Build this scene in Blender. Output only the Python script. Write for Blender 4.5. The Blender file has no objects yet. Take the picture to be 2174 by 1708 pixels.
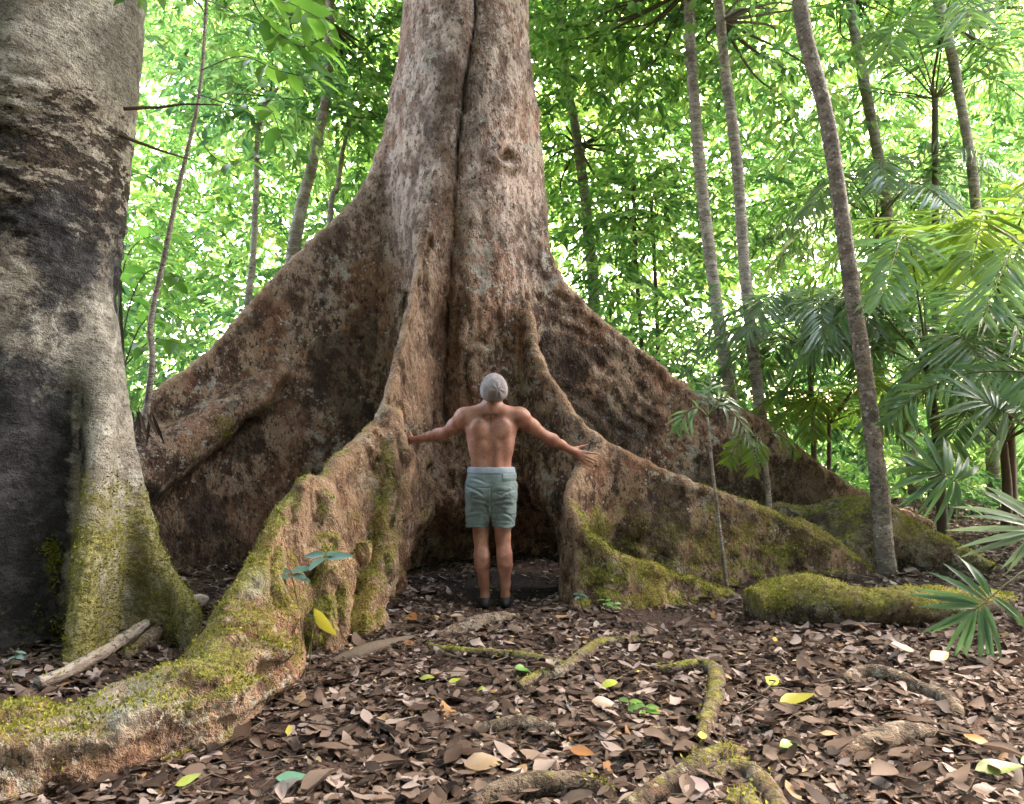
import bpy, math, random
import numpy as np
import openvdb
from mathutils import Vector, Matrix

random.seed(7)
rng = np.random.default_rng(7)
SC = bpy.context.scene
COL = SC.collection

# ------------------------------------------------------------------ camera, sky, sun, exposure
CAM_H, FPX, PW, PH, HORIZON = 1.4, 1600.0, 2174.0, 1708.0, 887.0
PITCH = math.atan((HORIZON - PH / 2) / FPX)
cam_data = bpy.data.cameras.new('camera')
cam = bpy.data.objects.new('camera', cam_data)
COL.objects.link(cam)
cam.location = (0, 0, CAM_H)
cam.rotation_euler = (math.pi / 2 + PITCH, 0, 0)
cam_data.sensor_width = 36
cam_data.lens = 36 * FPX / PW
cam_data.clip_start = 0.05
cam_data.clip_end = 2000
SC.camera = cam

SUN_EL, SUN_AZ = math.radians(52), math.radians(38)      # azimuth from +Y towards +X
sun_dir = Vector((math.sin(SUN_AZ) * math.cos(SUN_EL), math.cos(SUN_AZ) * math.cos(SUN_EL), math.sin(SUN_EL)))
world = bpy.data.worlds.new('World')
SC.world = world
world.use_nodes = True
wn = world.node_tree
sky = wn.nodes.new('ShaderNodeTexSky')
sky.sky_type = 'NISHITA'
sky.sun_disc = False
sky.sun_elevation = SUN_EL
sky.sun_rotation = SUN_AZ
sky.dust_density = 4.0
sky.ozone_density = 0.6
bg = wn.nodes['Background']
bg.inputs['Strength'].default_value = 0.15
wn.links.new(sky.outputs['Color'], bg.inputs['Color'])
sun_data = bpy.data.lights.new('sun', 'SUN')
sun_data.energy = 3.4
sun_data.angle = math.radians(0.6)
sun_data.color = (1.0, 0.95, 0.86)
sun = bpy.data.objects.new('sun', sun_data)
COL.objects.link(sun)
sun.rotation_euler = sun_dir.to_track_quat('Z', 'Y').to_euler()
sun.location = (6, 10, 20)

SC.view_settings.view_transform = 'Standard'
SC.view_settings.look = 'None'
SC.view_settings.exposure = 4.78
SC.view_settings.gamma = 1.0
SC.view_settings.use_white_balance = True          # camera balanced for open shade
SC.view_settings.white_balance_temperature = 7900
SC.view_settings.white_balance_tint = 14
SC.view_settings.use_curve_mapping = False
SC.cycles.max_bounces = 5
SC.cycles.diffuse_bounces = 3
SC.cycles.transmission_bounces = 4
SC.cycles.caustics_reflective = False
SC.cycles.caustics_refractive = False
SC.cycles.use_light_tree = False
SC.cycles.sample_clamp_indirect = 6.0
SC.cycles.use_denoising = True
SC.cycles.use_adaptive_sampling = True
SC.cycles.adaptive_threshold = 0.012

# ------------------------------------------------------------------ helpers
def at(px, py, d):
    """point seen at pixel (px,py) of the 2174x1708 picture, d metres ahead of the camera along +Y"""
    u = (px - PW / 2) / FPX
    v = (PH / 2 - py) / FPX
    cp, sp = math.cos(PITCH), math.sin(PITCH)
    dy = cp - v * sp
    dz = sp + v * cp
    return np.array((u * d / dy, d, CAM_H + dz * d / dy))

def hash3(ix, iy, iz, seed):
    n = (ix * 374761393 + iy * 668265263 + iz * 2147483647 + seed * 974711) & 0xFFFFFFFF
    n = ((n ^ (n >> 13)) * 1274126177) & 0xFFFFFFFF
    n = n ^ (n >> 16)
    return (n & 0xFFFFFF) / float(0xFFFFFF)

def vnoise(P, seed=0):
    P = np.asarray(P, dtype=np.float64)
    I = np.floor(P).astype(np.int64)
    F = P - I
    F = F * F * (3 - 2 * F)
    out = 0
    for dx in (0, 1):
        wx = F[..., 0] if dx else 1 - F[..., 0]
        for dy in (0, 1):
            wy = F[..., 1] if dy else 1 - F[..., 1]
            for dz in (0, 1):
                wz = F[..., 2] if dz else 1 - F[..., 2]
                out = out + wx * wy * wz * hash3(I[..., 0] + dx, I[..., 1] + dy, I[..., 2] + dz, seed)
    return out * 2 - 1

def fbm(P, freq=1.0, octv=4, seed=0, gain=0.5):
    P = np.asarray(P, dtype=np.float64) * freq
    a, s, out = 1.0, 0.0, 0
    for o in range(octv):
        out = out + a * vnoise(P * (2.03 ** o) + o * 17.3, seed + o)
        s += a
        a *= gain
    return out / s

def sstep(a, b, x):
    t = np.clip((x - a) / (b - a), 0, 1)
    return t * t * (3 - 2 * t)

def catmull(P, n=8):
    """dense Catmull-Rom resampling of rows of any width"""
    P = np.asarray(P, dtype=np.float64)
    Q = np.vstack([2 * P[0] - P[1], P, 2 * P[-1] - P[-2]])
    out = []
    for i in range(1, len(Q) - 2):
        t = np.linspace(0, 1, n, endpoint=False)[:, None]
        p0, p1, p2, p3 = Q[i - 1], Q[i], Q[i + 1], Q[i + 2]
        out.append(0.5 * (2 * p1 + (p2 - p0) * t + (2 * p0 - 5 * p1 + 4 * p2 - p3) * t ** 2 + (3 * p1 - p0 - 3 * p2 + p3) * t ** 3))
    out.append(P[-1:])
    return np.vstack(out)

def mesh_np(name, V, F, mat=None, smooth=True, attrs=None, loc=(0, 0, 0)):
    """mesh from numpy arrays; F an (m,k) array or a list of such arrays; attrs {name:(domain, values)}"""
    Fs = F if isinstance(F, list) else [F]
    Fs = [np.asarray(f, dtype=np.int32) for f in Fs if len(f)]
    me = bpy.data.meshes.new(name)
    V = np.asarray(V, dtype=np.float32) - np.asarray(loc, dtype=np.float32)
    nl = sum(f.size for f in Fs)
    nf = sum(len(f) for f in Fs)
    me.vertices.add(len(V))
    me.vertices.foreach_set('co', V.ravel())
    me.loops.add(nl)
    me.polygons.add(nf)
    me.loops.foreach_set('vertex_index', np.concatenate([f.ravel() for f in Fs]))
    tot = np.concatenate([np.full(len(f), f.shape[1], np.int32) for f in Fs])
    start = np.concatenate([[0], np.cumsum(tot)[:-1]]).astype(np.int32)
    me.polygons.foreach_set('loop_start', start)
    me.polygons.foreach_set('use_smooth', np.full(nf, smooth, dtype=bool))
    me.update(calc_edges=True)
    me.validate()
    if attrs:
        for k, (dom, val) in attrs.items():
            a = me.attributes.new(k, 'FLOAT', dom)
            a.data.foreach_set('value', np.asarray(val, dtype=np.float32))
    if mat:
        me.materials.append(mat)
    return me

def obj(name, me, parent=None, loc=(0, 0, 0)):
    o = bpy.data.objects.new(name, me)
    COL.objects.link(o)
    o.location = loc
    if parent is not None:
        o.parent = parent
    return o

def tag(o, label=None, cat=None, group=None, kind=None):
    if label: o['label'] = label
    if cat: o['category'] = cat
    if group: o['group'] = group
    if kind: o['kind'] = kind
    return o

def empty(name, loc, label, cat, group=None):
    o = bpy.data.objects.new(name, None)
    COL.objects.link(o)
    o.location = loc
    o.empty_display_size = 0.1
    return tag(o, label, cat, group)

def part(name, V, F, mat, root, **kw):
    """mesh given in world coordinates, hung under root"""
    return obj(name, mesh_np(name, V, F, mat, loc=tuple(root.location), **kw), root)

# tubes -------------------------------------------------------------
def tube(P, R, sides=8, cap=True):
    """P (n,3), R (n,) -> V, [quads, tris]"""
    P = np.asarray(P, float); R = np.asarray(R, float)
    n = len(P)
    T = np.gradient(P, axis=0)
    T /= np.linalg.norm(T, axis=1)[:, None] + 1e-9
    ref = np.array((0.0, 0, 1)) if abs(T[0, 2]) < 0.9 else np.array((1.0, 0, 0))
    N = np.zeros_like(P)
    v = ref - T[0] * ref.dot(T[0]); N[0] = v / np.linalg.norm(v)
    for i in range(1, n):
        v = N[i - 1] - T[i] * N[i - 1].dot(T[i])
        N[i] = v / (np.linalg.norm(v) + 1e-9)
    B = np.cross(T, N)
    a = np.linspace(0, 2 * np.pi, sides, endpoint=False)
    V = P[:, None, :] + R[:, None, None] * (np.cos(a)[None, :, None] * N[:, None, :] + np.sin(a)[None, :, None] * B[:, None, :])
    V = V.reshape(-1, 3)
    i, j = np.meshgrid(np.arange(n - 1), np.arange(sides), indexing='ij')
    q = np.stack([i * sides + j, i * sides + (j + 1) % sides, (i + 1) * sides + (j + 1) % sides, (i + 1) * sides + j], -1).reshape(-1, 4)
    F = [q]
    if cap:
        k = len(V)
        V = np.vstack([V, P[:1], P[-1:]])
        jj = np.arange(sides)
        t0 = np.stack([np.full(sides, k), (jj + 1) % sides, jj], -1)
        b = (n - 1) * sides
        t1 = np.stack([np.full(sides, k + 1), b + jj, b + (jj + 1) % sides], -1)
        F.append(np.vstack([t0, t1]))
    return V, F

def join(parts):
    """join [(V,F)...]"""
    Vs, Fs, k = [], [], 0
    for V, F in parts:
        for f in (F if isinstance(F, list) else [F]):
            if len(f): Fs.append(np.asarray(f) + k)
        Vs.append(V); k += len(V)
    by = {}
    for f in Fs: by.setdefault(f.shape[1], []).append(f)
    return np.vstack(Vs), [np.vstack(v) for v in by.values()]

# signed distance fields ---------------------------------------------
class Field:
    def __init__(s, lo, hi, h):
        s.lo = np.asarray(lo, float); s.h = h
        s.n = np.ceil((np.asarray(hi, float) - s.lo) / h).astype(int) + 1
        s.ax = [(s.lo[i] + h * np.arange(s.n[i])).astype(np.float32) for i in range(3)]
        s.a = np.full(tuple(s.n), 0.5, np.float32)
        s.lab = np.zeros(tuple(s.n), np.uint8)
    def box(s, lo, hi):
        a = np.clip(np.floor((np.asarray(lo) - s.lo) / s.h).astype(int), 0, s.n)
        b = np.clip(np.ceil((np.asarray(hi) - s.lo) / s.h).astype(int) + 1, 0, s.n)
        return tuple(slice(int(a[i]), int(b[i])) for i in range(3))
    def grid(s, sl):
        return (s.ax[0][sl[0]][:, None, None], s.ax[1][sl[1]][None, :, None], s.ax[2][sl[2]][None, None, :])
    def add(s, lo, hi, fn, k=0.1, label=0):
        sl = s.box(np.asarray(lo) - k - 0.04, np.asarray(hi) + k + 0.04)
        d = fn(*s.grid(sl)).astype(np.float32)
        c = s.a[sl]
        d = np.broadcast_to(d, c.shape)
        if label: s.lab[sl][d < c] = label
        hh = np.maximum(k - np.abs(d - c), 0) / k
        s.a[sl] = np.minimum(d, c) - hh * hh * (k * 0.25)
    def sub(s, lo, hi, fn, k=0.1):
        sl = s.box(np.asarray(lo) - k, np.asarray(hi) + k)
        d = -np.broadcast_to(fn(*s.grid(sl)).astype(np.float32), s.a[sl].shape)
        c = s.a[sl]
        hh = np.maximum(k - np.abs(d - c), 0) / k
        s.a[sl] = np.maximum(d, c) + hh * hh * (k * 0.25)
    def capsule(s, a, b, ra, rb, k=0.03, label=0):
        a = np.asarray(a, float); b = np.asarray(b, float)
        m = max(ra, rb)
        ba = b - a; L2 = max(ba.dot(ba), 1e-9)
        def fn(X, Y, Z):
            t = np.clip(((X - a[0]) * ba[0] + (Y - a[1]) * ba[1] + (Z - a[2]) * ba[2]) / L2, 0, 1)
            return np.sqrt((X - a[0] - t * ba[0]) ** 2 + (Y - a[1] - t * ba[1]) ** 2 + (Z - a[2] - t * ba[2]) ** 2) - (ra + (rb - ra) * t)
        s.add(np.minimum(a, b) - m, np.maximum(a, b) + m, fn, k, label)
    def chain(s, pts, k=0.03, label=0):
        for p, q in zip(pts[:-1], pts[1:]):
            s.capsule(p[:3], q[:3], p[3], q[3], k, label)
    def ellip(s, c, r, k=0.03, label=0, M=None, sub=False):
        c = np.asarray(c, float); r = np.asarray(r, float); m = max(r)
        M = np.eye(3) if M is None else np.asarray(M)
        def fn(X, Y, Z):
            x, y, z = X - c[0], Y - c[1], Z - c[2]
            u = [(M[0][i] * x + M[1][i] * y + M[2][i] * z) for i in range(3)]
            k0 = np.sqrt((u[0] / r[0]) ** 2 + (u[1] / r[1]) ** 2 + (u[2] / r[2]) ** 2)
            k1 = np.sqrt((u[0] / r[0] ** 2) ** 2 + (u[1] / r[1] ** 2) ** 2 + (u[2] / r[2] ** 2) ** 2) + 1e-6
            return k0 * (k0 - 1) / k1
        if sub: s.sub(c - m, c + m, fn, k)
        else: s.add(c - m, c + m, fn, k, label)
    def curtain(s, pts, k=0.15, label=0, zbot=-0.4, power=1.3):
        """a plank buttress: rows (x,y,z of its ridge, half thickness at the ridge, half thickness at the ground)"""
        D = catmull(pts, 7)
        A, Bq = D[:-1], D[1:]
        m = max(D[:, 4].max(), D[:, 3].max()) + 0.05
        lo = (D[:, 0].min() - m, D[:, 1].min() - m, zbot)
        hi = (D[:, 0].max() + m, D[:, 1].max() + m, D[:, 2].max() + 0.1)
        def fn(X, Y, Z):
            x = X[:, :, 0]; y = Y[:, :, 0]
            best = np.full(np.broadcast(x, y).shape, 1e9, np.float32)
            val = np.zeros(best.shape + (4,), np.float32)
            for p, q in zip(A, Bq):
                dx, dy = q[0] - p[0], q[1] - p[1]
                L2 = dx * dx + dy * dy + 1e-9
                t = np.clip(((x - p[0]) * dx + (y - p[1]) * dy) / L2, 0, 1)
                d2 = (x - p[0] - t * dx) ** 2 + (y - p[1] - t * dy) ** 2
                w = d2 < best
                best = np.where(w, d2, best)
                sl_ = abs(q[2] - p[2]) / math.sqrt(L2)
                row = np.stack([p[2] + t * (q[2] - p[2]), p[3] + t * (q[3] - p[3]), p[4] + t * (q[4] - p[4]), np.full(t.shape, 1 / math.sqrt(1 + sl_ * sl_))], -1)
                val[w] = row[w]
            dh = np.sqrt(best)[:, :, None]
            zr, t0, tb, cs = (val[..., i][:, :, None] for i in range(4))
            f = np.clip((zr - Z) / np.maximum(zr + 0.05, 0.25), 0, 1.3) ** power
            q1 = (dh - (t0 + (tb - t0) * f)) * 0.92 + t0
            q2 = (Z - zr) * cs + t0
            return np.minimum(np.maximum(q1, q2), 0) + np.sqrt(np.maximum(q1, 0) ** 2 + np.maximum(q2, 0) ** 2) - t0
        s.add(lo, hi, fn, k, label)
    def mesh(s):
        g = openvdb.FloatGrid(background=0.5)
        g.copyFromArray(s.a)
        p, q = g.convertToQuads()
        idx = np.clip(np.round(p).astype(int), 0, s.n - 1)
        lab = s.lab[idx[:, 0], idx[:, 1], idx[:, 2]]
        V = p.astype(np.float64) * s.h + s.lo
        q = q.astype(np.int32)
        # outward winding check
        c = V[q[:, 0]]; nrm = np.cross(V[q[:, 1]] - c, V[q[:, 2]] - c)
        k = np.argmax(V[q[:, 0], 2])
        if nrm[k, 2] < 0: q = q[:, ::-1]
        return V, q, lab

def vnormals(V, q):
    n = np.cross(V[q[:, 2]] - V[q[:, 0]], V[q[:, 3]] - V[q[:, 1]])
    N = np.zeros_like(V)
    for i in range(4): np.add.at(N, q[:, i], n)
    return N / (np.linalg.norm(N, axis=1)[:, None] + 1e-12)

def relax(V, q, it=2, f=0.5):
    e = np.vstack([q[:, [0, 1]], q[:, [1, 2]], q[:, [2, 3]], q[:, [3, 0]]])
    for _ in range(it):
        S = np.zeros_like(V); C = np.zeros(len(V))
        np.add.at(S, e[:, 0], V[e[:, 1]]); np.add.at(C, e[:, 0], 1)
        np.add.at(S, e[:, 1], V[e[:, 0]]); np.add.at(C, e[:, 1], 1)
        V = V + f * (S / np.maximum(C, 1)[:, None] - V)
    return V

def split_parts(V, q, lab, names, mat, root, attrs=None):
    """cut one continuous surface into the parts of a tree, keeping the shared normals"""
    N = vnormals(V, q)
    fl = lab[q[:, 0]]
    out = {}
    for L, nm in names.items():
        f = q[fl == L]
        if not len(f): continue
        u, inv = np.unique(f, return_inverse=True)
        at_ = {k: (d, val[u]) for k, (d, val) in (attrs or {}).items()}
        me = mesh_np(nm, V[u], inv.reshape(f.shape), mat, attrs=at_, loc=tuple(root.location))
        me.normals_split_custom_set_from_vertices([tuple(x) for x in N[u]])
        out[L] = obj(nm, me, root)
    return out

# leaves ---------------------------------------------------------------
def leaf_template(kind):
    if kind == 'low':      # u along, v across
        uv = np.array([(0, 0), (.45, .5), (1, 0), (.45, -.5)])
        F = np.array([(0, 3, 2), (0, 2, 1)])
    elif kind == 'mid':
        uv = np.array([(0, 0), (.28, .42), (.28, 0), (.28, -.42), (.66, .4), (.66, 0), (.66, -.4), (1, 0)])
        F = np.array([(0, 2, 1), (0, 3, 2), (1, 2, 5), (1, 5, 4), (2, 3, 6), (2, 6, 5), (4, 5, 7), (5, 6, 7)])
    else:
        us = [.12, .3, .5, .7, .87]; ws = [.27, .46, .5, .38, .2]
        uv = [(0, 0)]
        for u, w in zip(us, ws): uv += [(u, w), (u, 0), (u, -w)]
        uv.append((1, 0)); uv = np.array(uv)
        F = [(0, 2, 1), (0, 3, 2)]
        for i in range(4):
            a = 1 + 3 * i; b = a + 3
            F += [(a, a + 1, b + 1), (a, b + 1, b), (a + 1, a + 2, b + 2), (a + 1, b + 2, b + 1)]
        F += [(13, 14, 16), (14, 15, 16)]
        F = np.array(F)
    return uv, F

def leaf_batch(P, D, Nn, L, W, kind='low', bend=0.0, fold=0.25, wave=0.0, twist=0.0):
    """P base points, D directions, Nn approx normals, L lengths, W widths -> V, F, leaf index per face"""
    uv, F = leaf_template(kind)
    n = len(P)
    D = D / (np.linalg.norm(D, axis=1)[:, None] + 1e-9)
    S = np.cross(Nn, D); S /= (np.linalg.norm(S, axis=1)[:, None] + 1e-9)
    Nn = np.cross(D, S)
    b = lambda x: np.broadcast_to(np.asarray(x, float), (n,))[:, None]
    u = uv[:, 0][None, :]; v = uv[:, 1][None, :]
    L_ = b(L); W_ = b(W)
    z = -b(bend) * L_ * u ** 2 + b(fold) * W_ * np.abs(v) * 1.0
    if np.any(wave): z = z + b(wave) * W_ * np.sin(u * 7 + np.arange(n)[:, None] * 1.7) * np.sign(v) * np.abs(v)
    if np.any(twist): z = z + b(twist) * W_ * v * (u - 0.4) * 2
    x = u * L_ * (1 - 0.25 * np.minimum(b(bend) ** 2, 1) * u); y = v * W_
    V = P[:, None, :] + x[..., None] * D[:, None, :] + y[..., None] * S[:, None, :] + z[..., None] * Nn[:, None, :]
    m = len(uv)
    FF = (F[None] + (np.arange(n) * m)[:, None, None]).reshape(-1, 3)
    return V.reshape(-1, 3), FF, np.repeat(np.arange(n), len(F))

def unit(n, r=rng):
    v = r.normal(size=(n, 3))
    return v / np.linalg.norm(v, axis=1)[:, None]

# ------------------------------------------------------------------ materials
class NT:
    def __init__(s, name):
        s.m = bpy.data.materials.new(name); s.m.use_nodes = True
        s.t = s.m.node_tree
        s.b = s.t.nodes['Principled BSDF']; s.out = s.t.nodes['Material Output']
        s.b.inputs['Specular IOR Level'].default_value = 0.3
    def n(s, typ, **kw):
        nd = s.t.nodes.new(typ)
        for k, v in kw.items(): setattr(nd, k, v)
        return nd
    def l(s, a, b): s.t.links.new(a, b)
    def val(s, sock, x):
        if isinstance(x, (int, float, tuple, list)):
            if isinstance(x, (tuple, list)) and len(x) == 3 and sock.type == 'RGBA': x = (*x, 1)
            sock.default_value = x
        else: s.l(x, sock)
    def pos(s):
        if not hasattr(s, '_p'): s._p = s.n('ShaderNodeNewGeometry')
        return s._p.outputs['Position']
    def nrm(s):
        s.pos(); return s._p.outputs['Normal']
    def mapping(s, v, scale=(1, 1, 1), rot=(0, 0, 0)):
        m = s.n('ShaderNodeMapping'); s.l(v, m.inputs[0])
        m.inputs['Scale'].default_value = scale; m.inputs['Rotation'].default_value = rot
        return m.outputs[0]
    def noise(s, v, scale, detail=4, rough=0.55, dist=0.0):
        t = s.n('ShaderNodeTexNoise'); s.l(v, t.inputs['Vector'])
        t.inputs['Scale'].default_value = scale; t.inputs['Detail'].default_value = detail
        t.inputs['Roughness'].default_value = rough; t.inputs['Distortion'].default_value = dist
        return t.outputs['Fac']
    def vor(s, v, scale, feature='F1', rand=1.0):
        t = s.n('ShaderNodeTexVoronoi', feature=feature); s.l(v, t.inputs['Vector'])
        t.inputs['Scale'].default_value = scale
        t.inputs['Randomness'].default_value = rand
        return t.outputs['Distance']
    def ramp(s, x, lo, hi, a=0.0, b=1.0, smooth=True):
        m = s.n('ShaderNodeMapRange'); m.interpolation_type = 'SMOOTHSTEP' if smooth else 'LINEAR'
        s.l(x, m.inputs['Value'])
        for i, v in zip(('From Min', 'From Max', 'To Min', 'To Max'), (lo, hi, a, b)): m.inputs[i].default_value = v
        return m.outputs['Result']
    def math(s, op, a, b=0.0):
        m = s.n('ShaderNodeMath', operation=op); s.val(m.inputs[0], a); s.val(m.inputs[1], b)
        return m.outputs[0]
    def mix(s, f, a, b):
        m = s.n('ShaderNodeMix', data_type='RGBA')
        s.val(m.inputs['Factor'], f); s.val(m.inputs['A'], a); s.val(m.inputs['B'], b)
        return m.outputs['Result']
    def attr(s, name):
        return s.n('ShaderNodeAttribute', attribute_name=name).outputs['Fac']
    def sep(s, v):
        x = s.n('ShaderNodeSeparateXYZ'); s.l(v, x.inputs[0]); return x.outputs
    def cramp(s, x, stops, interp='LINEAR'):
        r = s.n('ShaderNodeValToRGB'); s.l(x, r.inputs[0])
        e = r.color_ramp.elements
        r.color_ramp.interpolation = interp
        while len(e) < len(stops): e.new(0.5)
        for el, (p, c) in zip(e, stops): el.position = p; el.color = (*c, 1)
        return r.outputs['Color']
    def bump(s, h, strength=0.5, dist=0.02, prev=None):
        b = s.n('ShaderNodeBump'); s.l(h, b.inputs['Height'])
        b.inputs['Strength'].default_value = strength; b.inputs['Distance'].default_value = dist
        if prev is not None: s.l(prev, b.inputs['Normal'])
        return b.outputs['Normal']
    def done(s, col, rough=0.85, normal=None):
        s.val(s.b.inputs['Base Color'], col); s.val(s.b.inputs['Roughness'], rough)
        if normal is not None: s.l(normal, s.b.inputs['Normal'])
        return s.m

def bark_material(name, base, dark, warm, moss_col, moss_lo, moss_hi, lichen=0.6, stretch=(1, 1, 0.62), stain_shade=None, red=0.5, pale=None, bump=0.05, big=1.0, spots=True):
    """weathered bark: blotched base, raw red-brown patches, ragged pale lichen, worn tan crests, moss where the attribute says so"""
    t = NT(name)
    p = t.pos()
    ps = t.mapping(p, stretch)
    n1 = t.noise(ps, 1.6 * big, 4, 0.65, 0.3)
    n2 = t.noise(ps, 7.0 * big, 6, 0.74)
    n3 = t.noise(ps, 30.0, 4, 0.72)
    n4 = t.noise(p, 95.0, 2, 0.7)
    drk = dark
    if pale:
        base = t.mix(t.attr('pale'), base, pale); drk = t.mix(t.attr('pale'), dark, tuple(c * k for c, k in zip(pale, (.42, .36, .33))))
    col = t.mix(t.ramp(n2, 0.44, 0.55), drk, base)
    col = t.mix(t.ramp(t.math('ADD', n1, t.math('MULTIPLY', t.math('SUBTRACT', n3, .5), .25)), 0.52, 0.58, 0, red), col, warm)
    col = t.mix(t.ramp(n1, 0.47, 0.34, 0, 0.65), col, tuple(c * 0.55 for c in dark))
    col = t.mix(t.ramp(n3, 0.46, 0.38, 0, 0.85), col, tuple(c * 0.35 for c in dark))
    col = t.mix(t.ramp(n3, 0.56, 0.74, 0, 0.35), col, tuple(min(1, c * 1.9) for c in warm) if red > .4 else (.42, .38, .32))
    # ragged lichen
    lm = t.math('ADD', t.noise(p, 11.0, 6, 0.78), t.math('MULTIPLY', t.math('SUBTRACT', t.noise(p, 1.9, 3, 0.6), 0.5), 0.55))
    li = t.ramp(lm, 0.59, 0.615, 0, lichen)
    col = t.mix(li, col, t.mix(n4, (0.34, 0.31, 0.24), (0.60, 0.56, 0.46)))
    if spots:
        sp = t.math('ADD', t.vor(p, 17.0), t.math('MULTIPLY', n3, 0.35))
        sp = t.math('MULTIPLY', t.ramp(sp, 0.36, 0.33), t.ramp(n1, 0.36, 0.46, 0, lichen))
        col = t.mix(sp, col, (0.50, 0.47, 0.39))
    if stain_shade:
        sn = t.math('ADD', t.attr('stain_shade'), t.math('MULTIPLY', t.math('SUBTRACT', t.noise(p, 3.4, 7, 0.8), 0.5), 2.2))
        fl = t.noise(t.mapping(p, (1, 1, 2.6)), 4.2, 6, 0.7)
        fm = t.math('ADD', t.math('MULTIPLY', t.attr('flake'), .34), t.math('MULTIPLY', t.math('SUBTRACT', fl, .5), 1.0))
        col = t.mix(t.ramp(fm, 0.29, 0.315), col, t.mix(t.ramp(n3, .4, .6), (.025, .02, .016), (.12, .085, .06)))
        sf = t.ramp(sn, 0.30, 0.80, 0, .97)
        col = t.mix(sf, col, t.mix(t.ramp(n2, .45, .62), stain_shade, tuple(c * 3.6 for c in stain_shade)))
    cr = t.math('MULTIPLY', t.attr('crest'), t.ramp(n2, 0.28, 0.48))
    col = t.mix(cr, col, t.mix(n3, tuple(c * 1.1 for c in warm), (0.56, 0.41, 0.25)))
    ms = t.math('ADD', t.attr('moss'), t.math('MULTIPLY', t.math('SUBTRACT', t.noise(p, 6.0, 6, 0.75), 0.5), 1.35))
    mc = t.mix(t.ramp(t.noise(p, 34.0, 5, 0.75), 0.34, 0.66), tuple(c * 0.28 for c in moss_col), tuple(min(1, c * 1.45) for c in moss_col))
    mc = t.mix(t.ramp(n1, 0.42, 0.6, 0, .5), mc, tuple(0.35 * x + 0.65 * y for x, y in zip(moss_col, warm)))
    mf = t.ramp(ms, moss_lo, moss_hi, 0, 0.92)
    col = t.mix(mf, col, mc)
    cf = t.math('MULTIPLY', t.attr('cream'), t.ramp(n2, 0.36, 0.5))
    col = t.mix(cf, col, t.mix(n3, (0.30, 0.26, 0.20), (0.60, 0.57, 0.47)))
    rf = t.math('MULTIPLY', t.attr('raw'), t.ramp(n2, 0.34, 0.5))
    col = t.mix(rf, col, t.mix(t.ramp(n3, .35, .65), (0.12, 0.05, 0.03), (0.34, 0.20, 0.12)))
    col = t.mix(t.ramp(t.attr('crack_shade'), 0.35, 1.0), col, (0.03, 0.018, 0.013))
    h = t.math('ADD', t.ramp(n2, .3, .7), t.math('MULTIPLY', n3, 0.55))
    h = t.math('ADD', h, t.math('MULTIPLY', n4, 0.2))
    return t.done(col, 0.88, t.bump(h, 1.0, bump))

def leaf_material(name, stops, trans=0.55, rough=0.42, spec=0.35, veins=False):
    t = NT(name)
    r = t.attr('rnd')
    col = t.cramp(r, stops)
    t.val(t.b.inputs['Base Color'], col); t.b.inputs['Roughness'].default_value = rough
    t.b.inputs['Specular IOR Level'].default_value = spec
    tr = t.n('ShaderNodeBsdfTranslucent')
    hs = t.n('ShaderNodeHueSaturation'); t.l(col, hs.inputs['Color'])
    hs.inputs['Hue'].default_value = 0.495; hs.inputs['Saturation'].default_value = 1.0; hs.inputs['Value'].default_value = 2.3
    t.l(hs.outputs[0], tr.inputs['Color'])
    mx = t.n('ShaderNodeMixShader'); mx.inputs[0].default_value = trans
    t.l(t.b.outputs[0], mx.inputs[1]); t.l(tr.outputs[0], mx.inputs[2])
    t.l(mx.outputs[0], t.out.inputs['Surface'])
    return t.m

def simple_material(name, col, rough=0.8, var=0.35, scale=30, bump=0.4, stretch=(1, 1, 1), spec=0.3):
    t = NT(name)
    t.b.inputs['Specular IOR Level'].default_value = spec
    p = t.mapping(t.pos(), stretch)
    n = t.noise(p, scale, 6, 0.65)
    c = t.mix(n, tuple(x * (1 - var) for x in col), tuple(min(1, x * (1 + var)) for x in col))
    return t.done(c, rough, t.bump(n, bump, 0.01))

M_BARK = bark_material('buttress_bark', (0.41, 0.27, 0.175), (0.115, 0.064, 0.042), (0.32, 0.135, 0.07), (0.25, 0.24, 0.045), 0.40, 0.68, lichen=0.8, pale=(0.64, 0.475, 0.385))
M_BARK2 = bark_material('grey_bark', (0.62, 0.56, 0.455), (0.36, 0.315, 0.25), (0.33, 0.25, 0.185), (0.30, 0.27, 0.075), 0.42, 0.75, lichen=0.5, stretch=(0.85, 0.85, 1.25), stain_shade=(0.018, 0.017, 0.018), red=0.35)
M_ROOT = bark_material('mossy_root_bark', (0.24, 0.185, 0.13), (0.09, 0.062, 0.045), (0.20, 0.11, 0.07), (0.26, 0.26, 0.045), 0.34, 0.66, lichen=0.5, stretch=(1, 1, 1), bump=.03, big=1.6)

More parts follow.
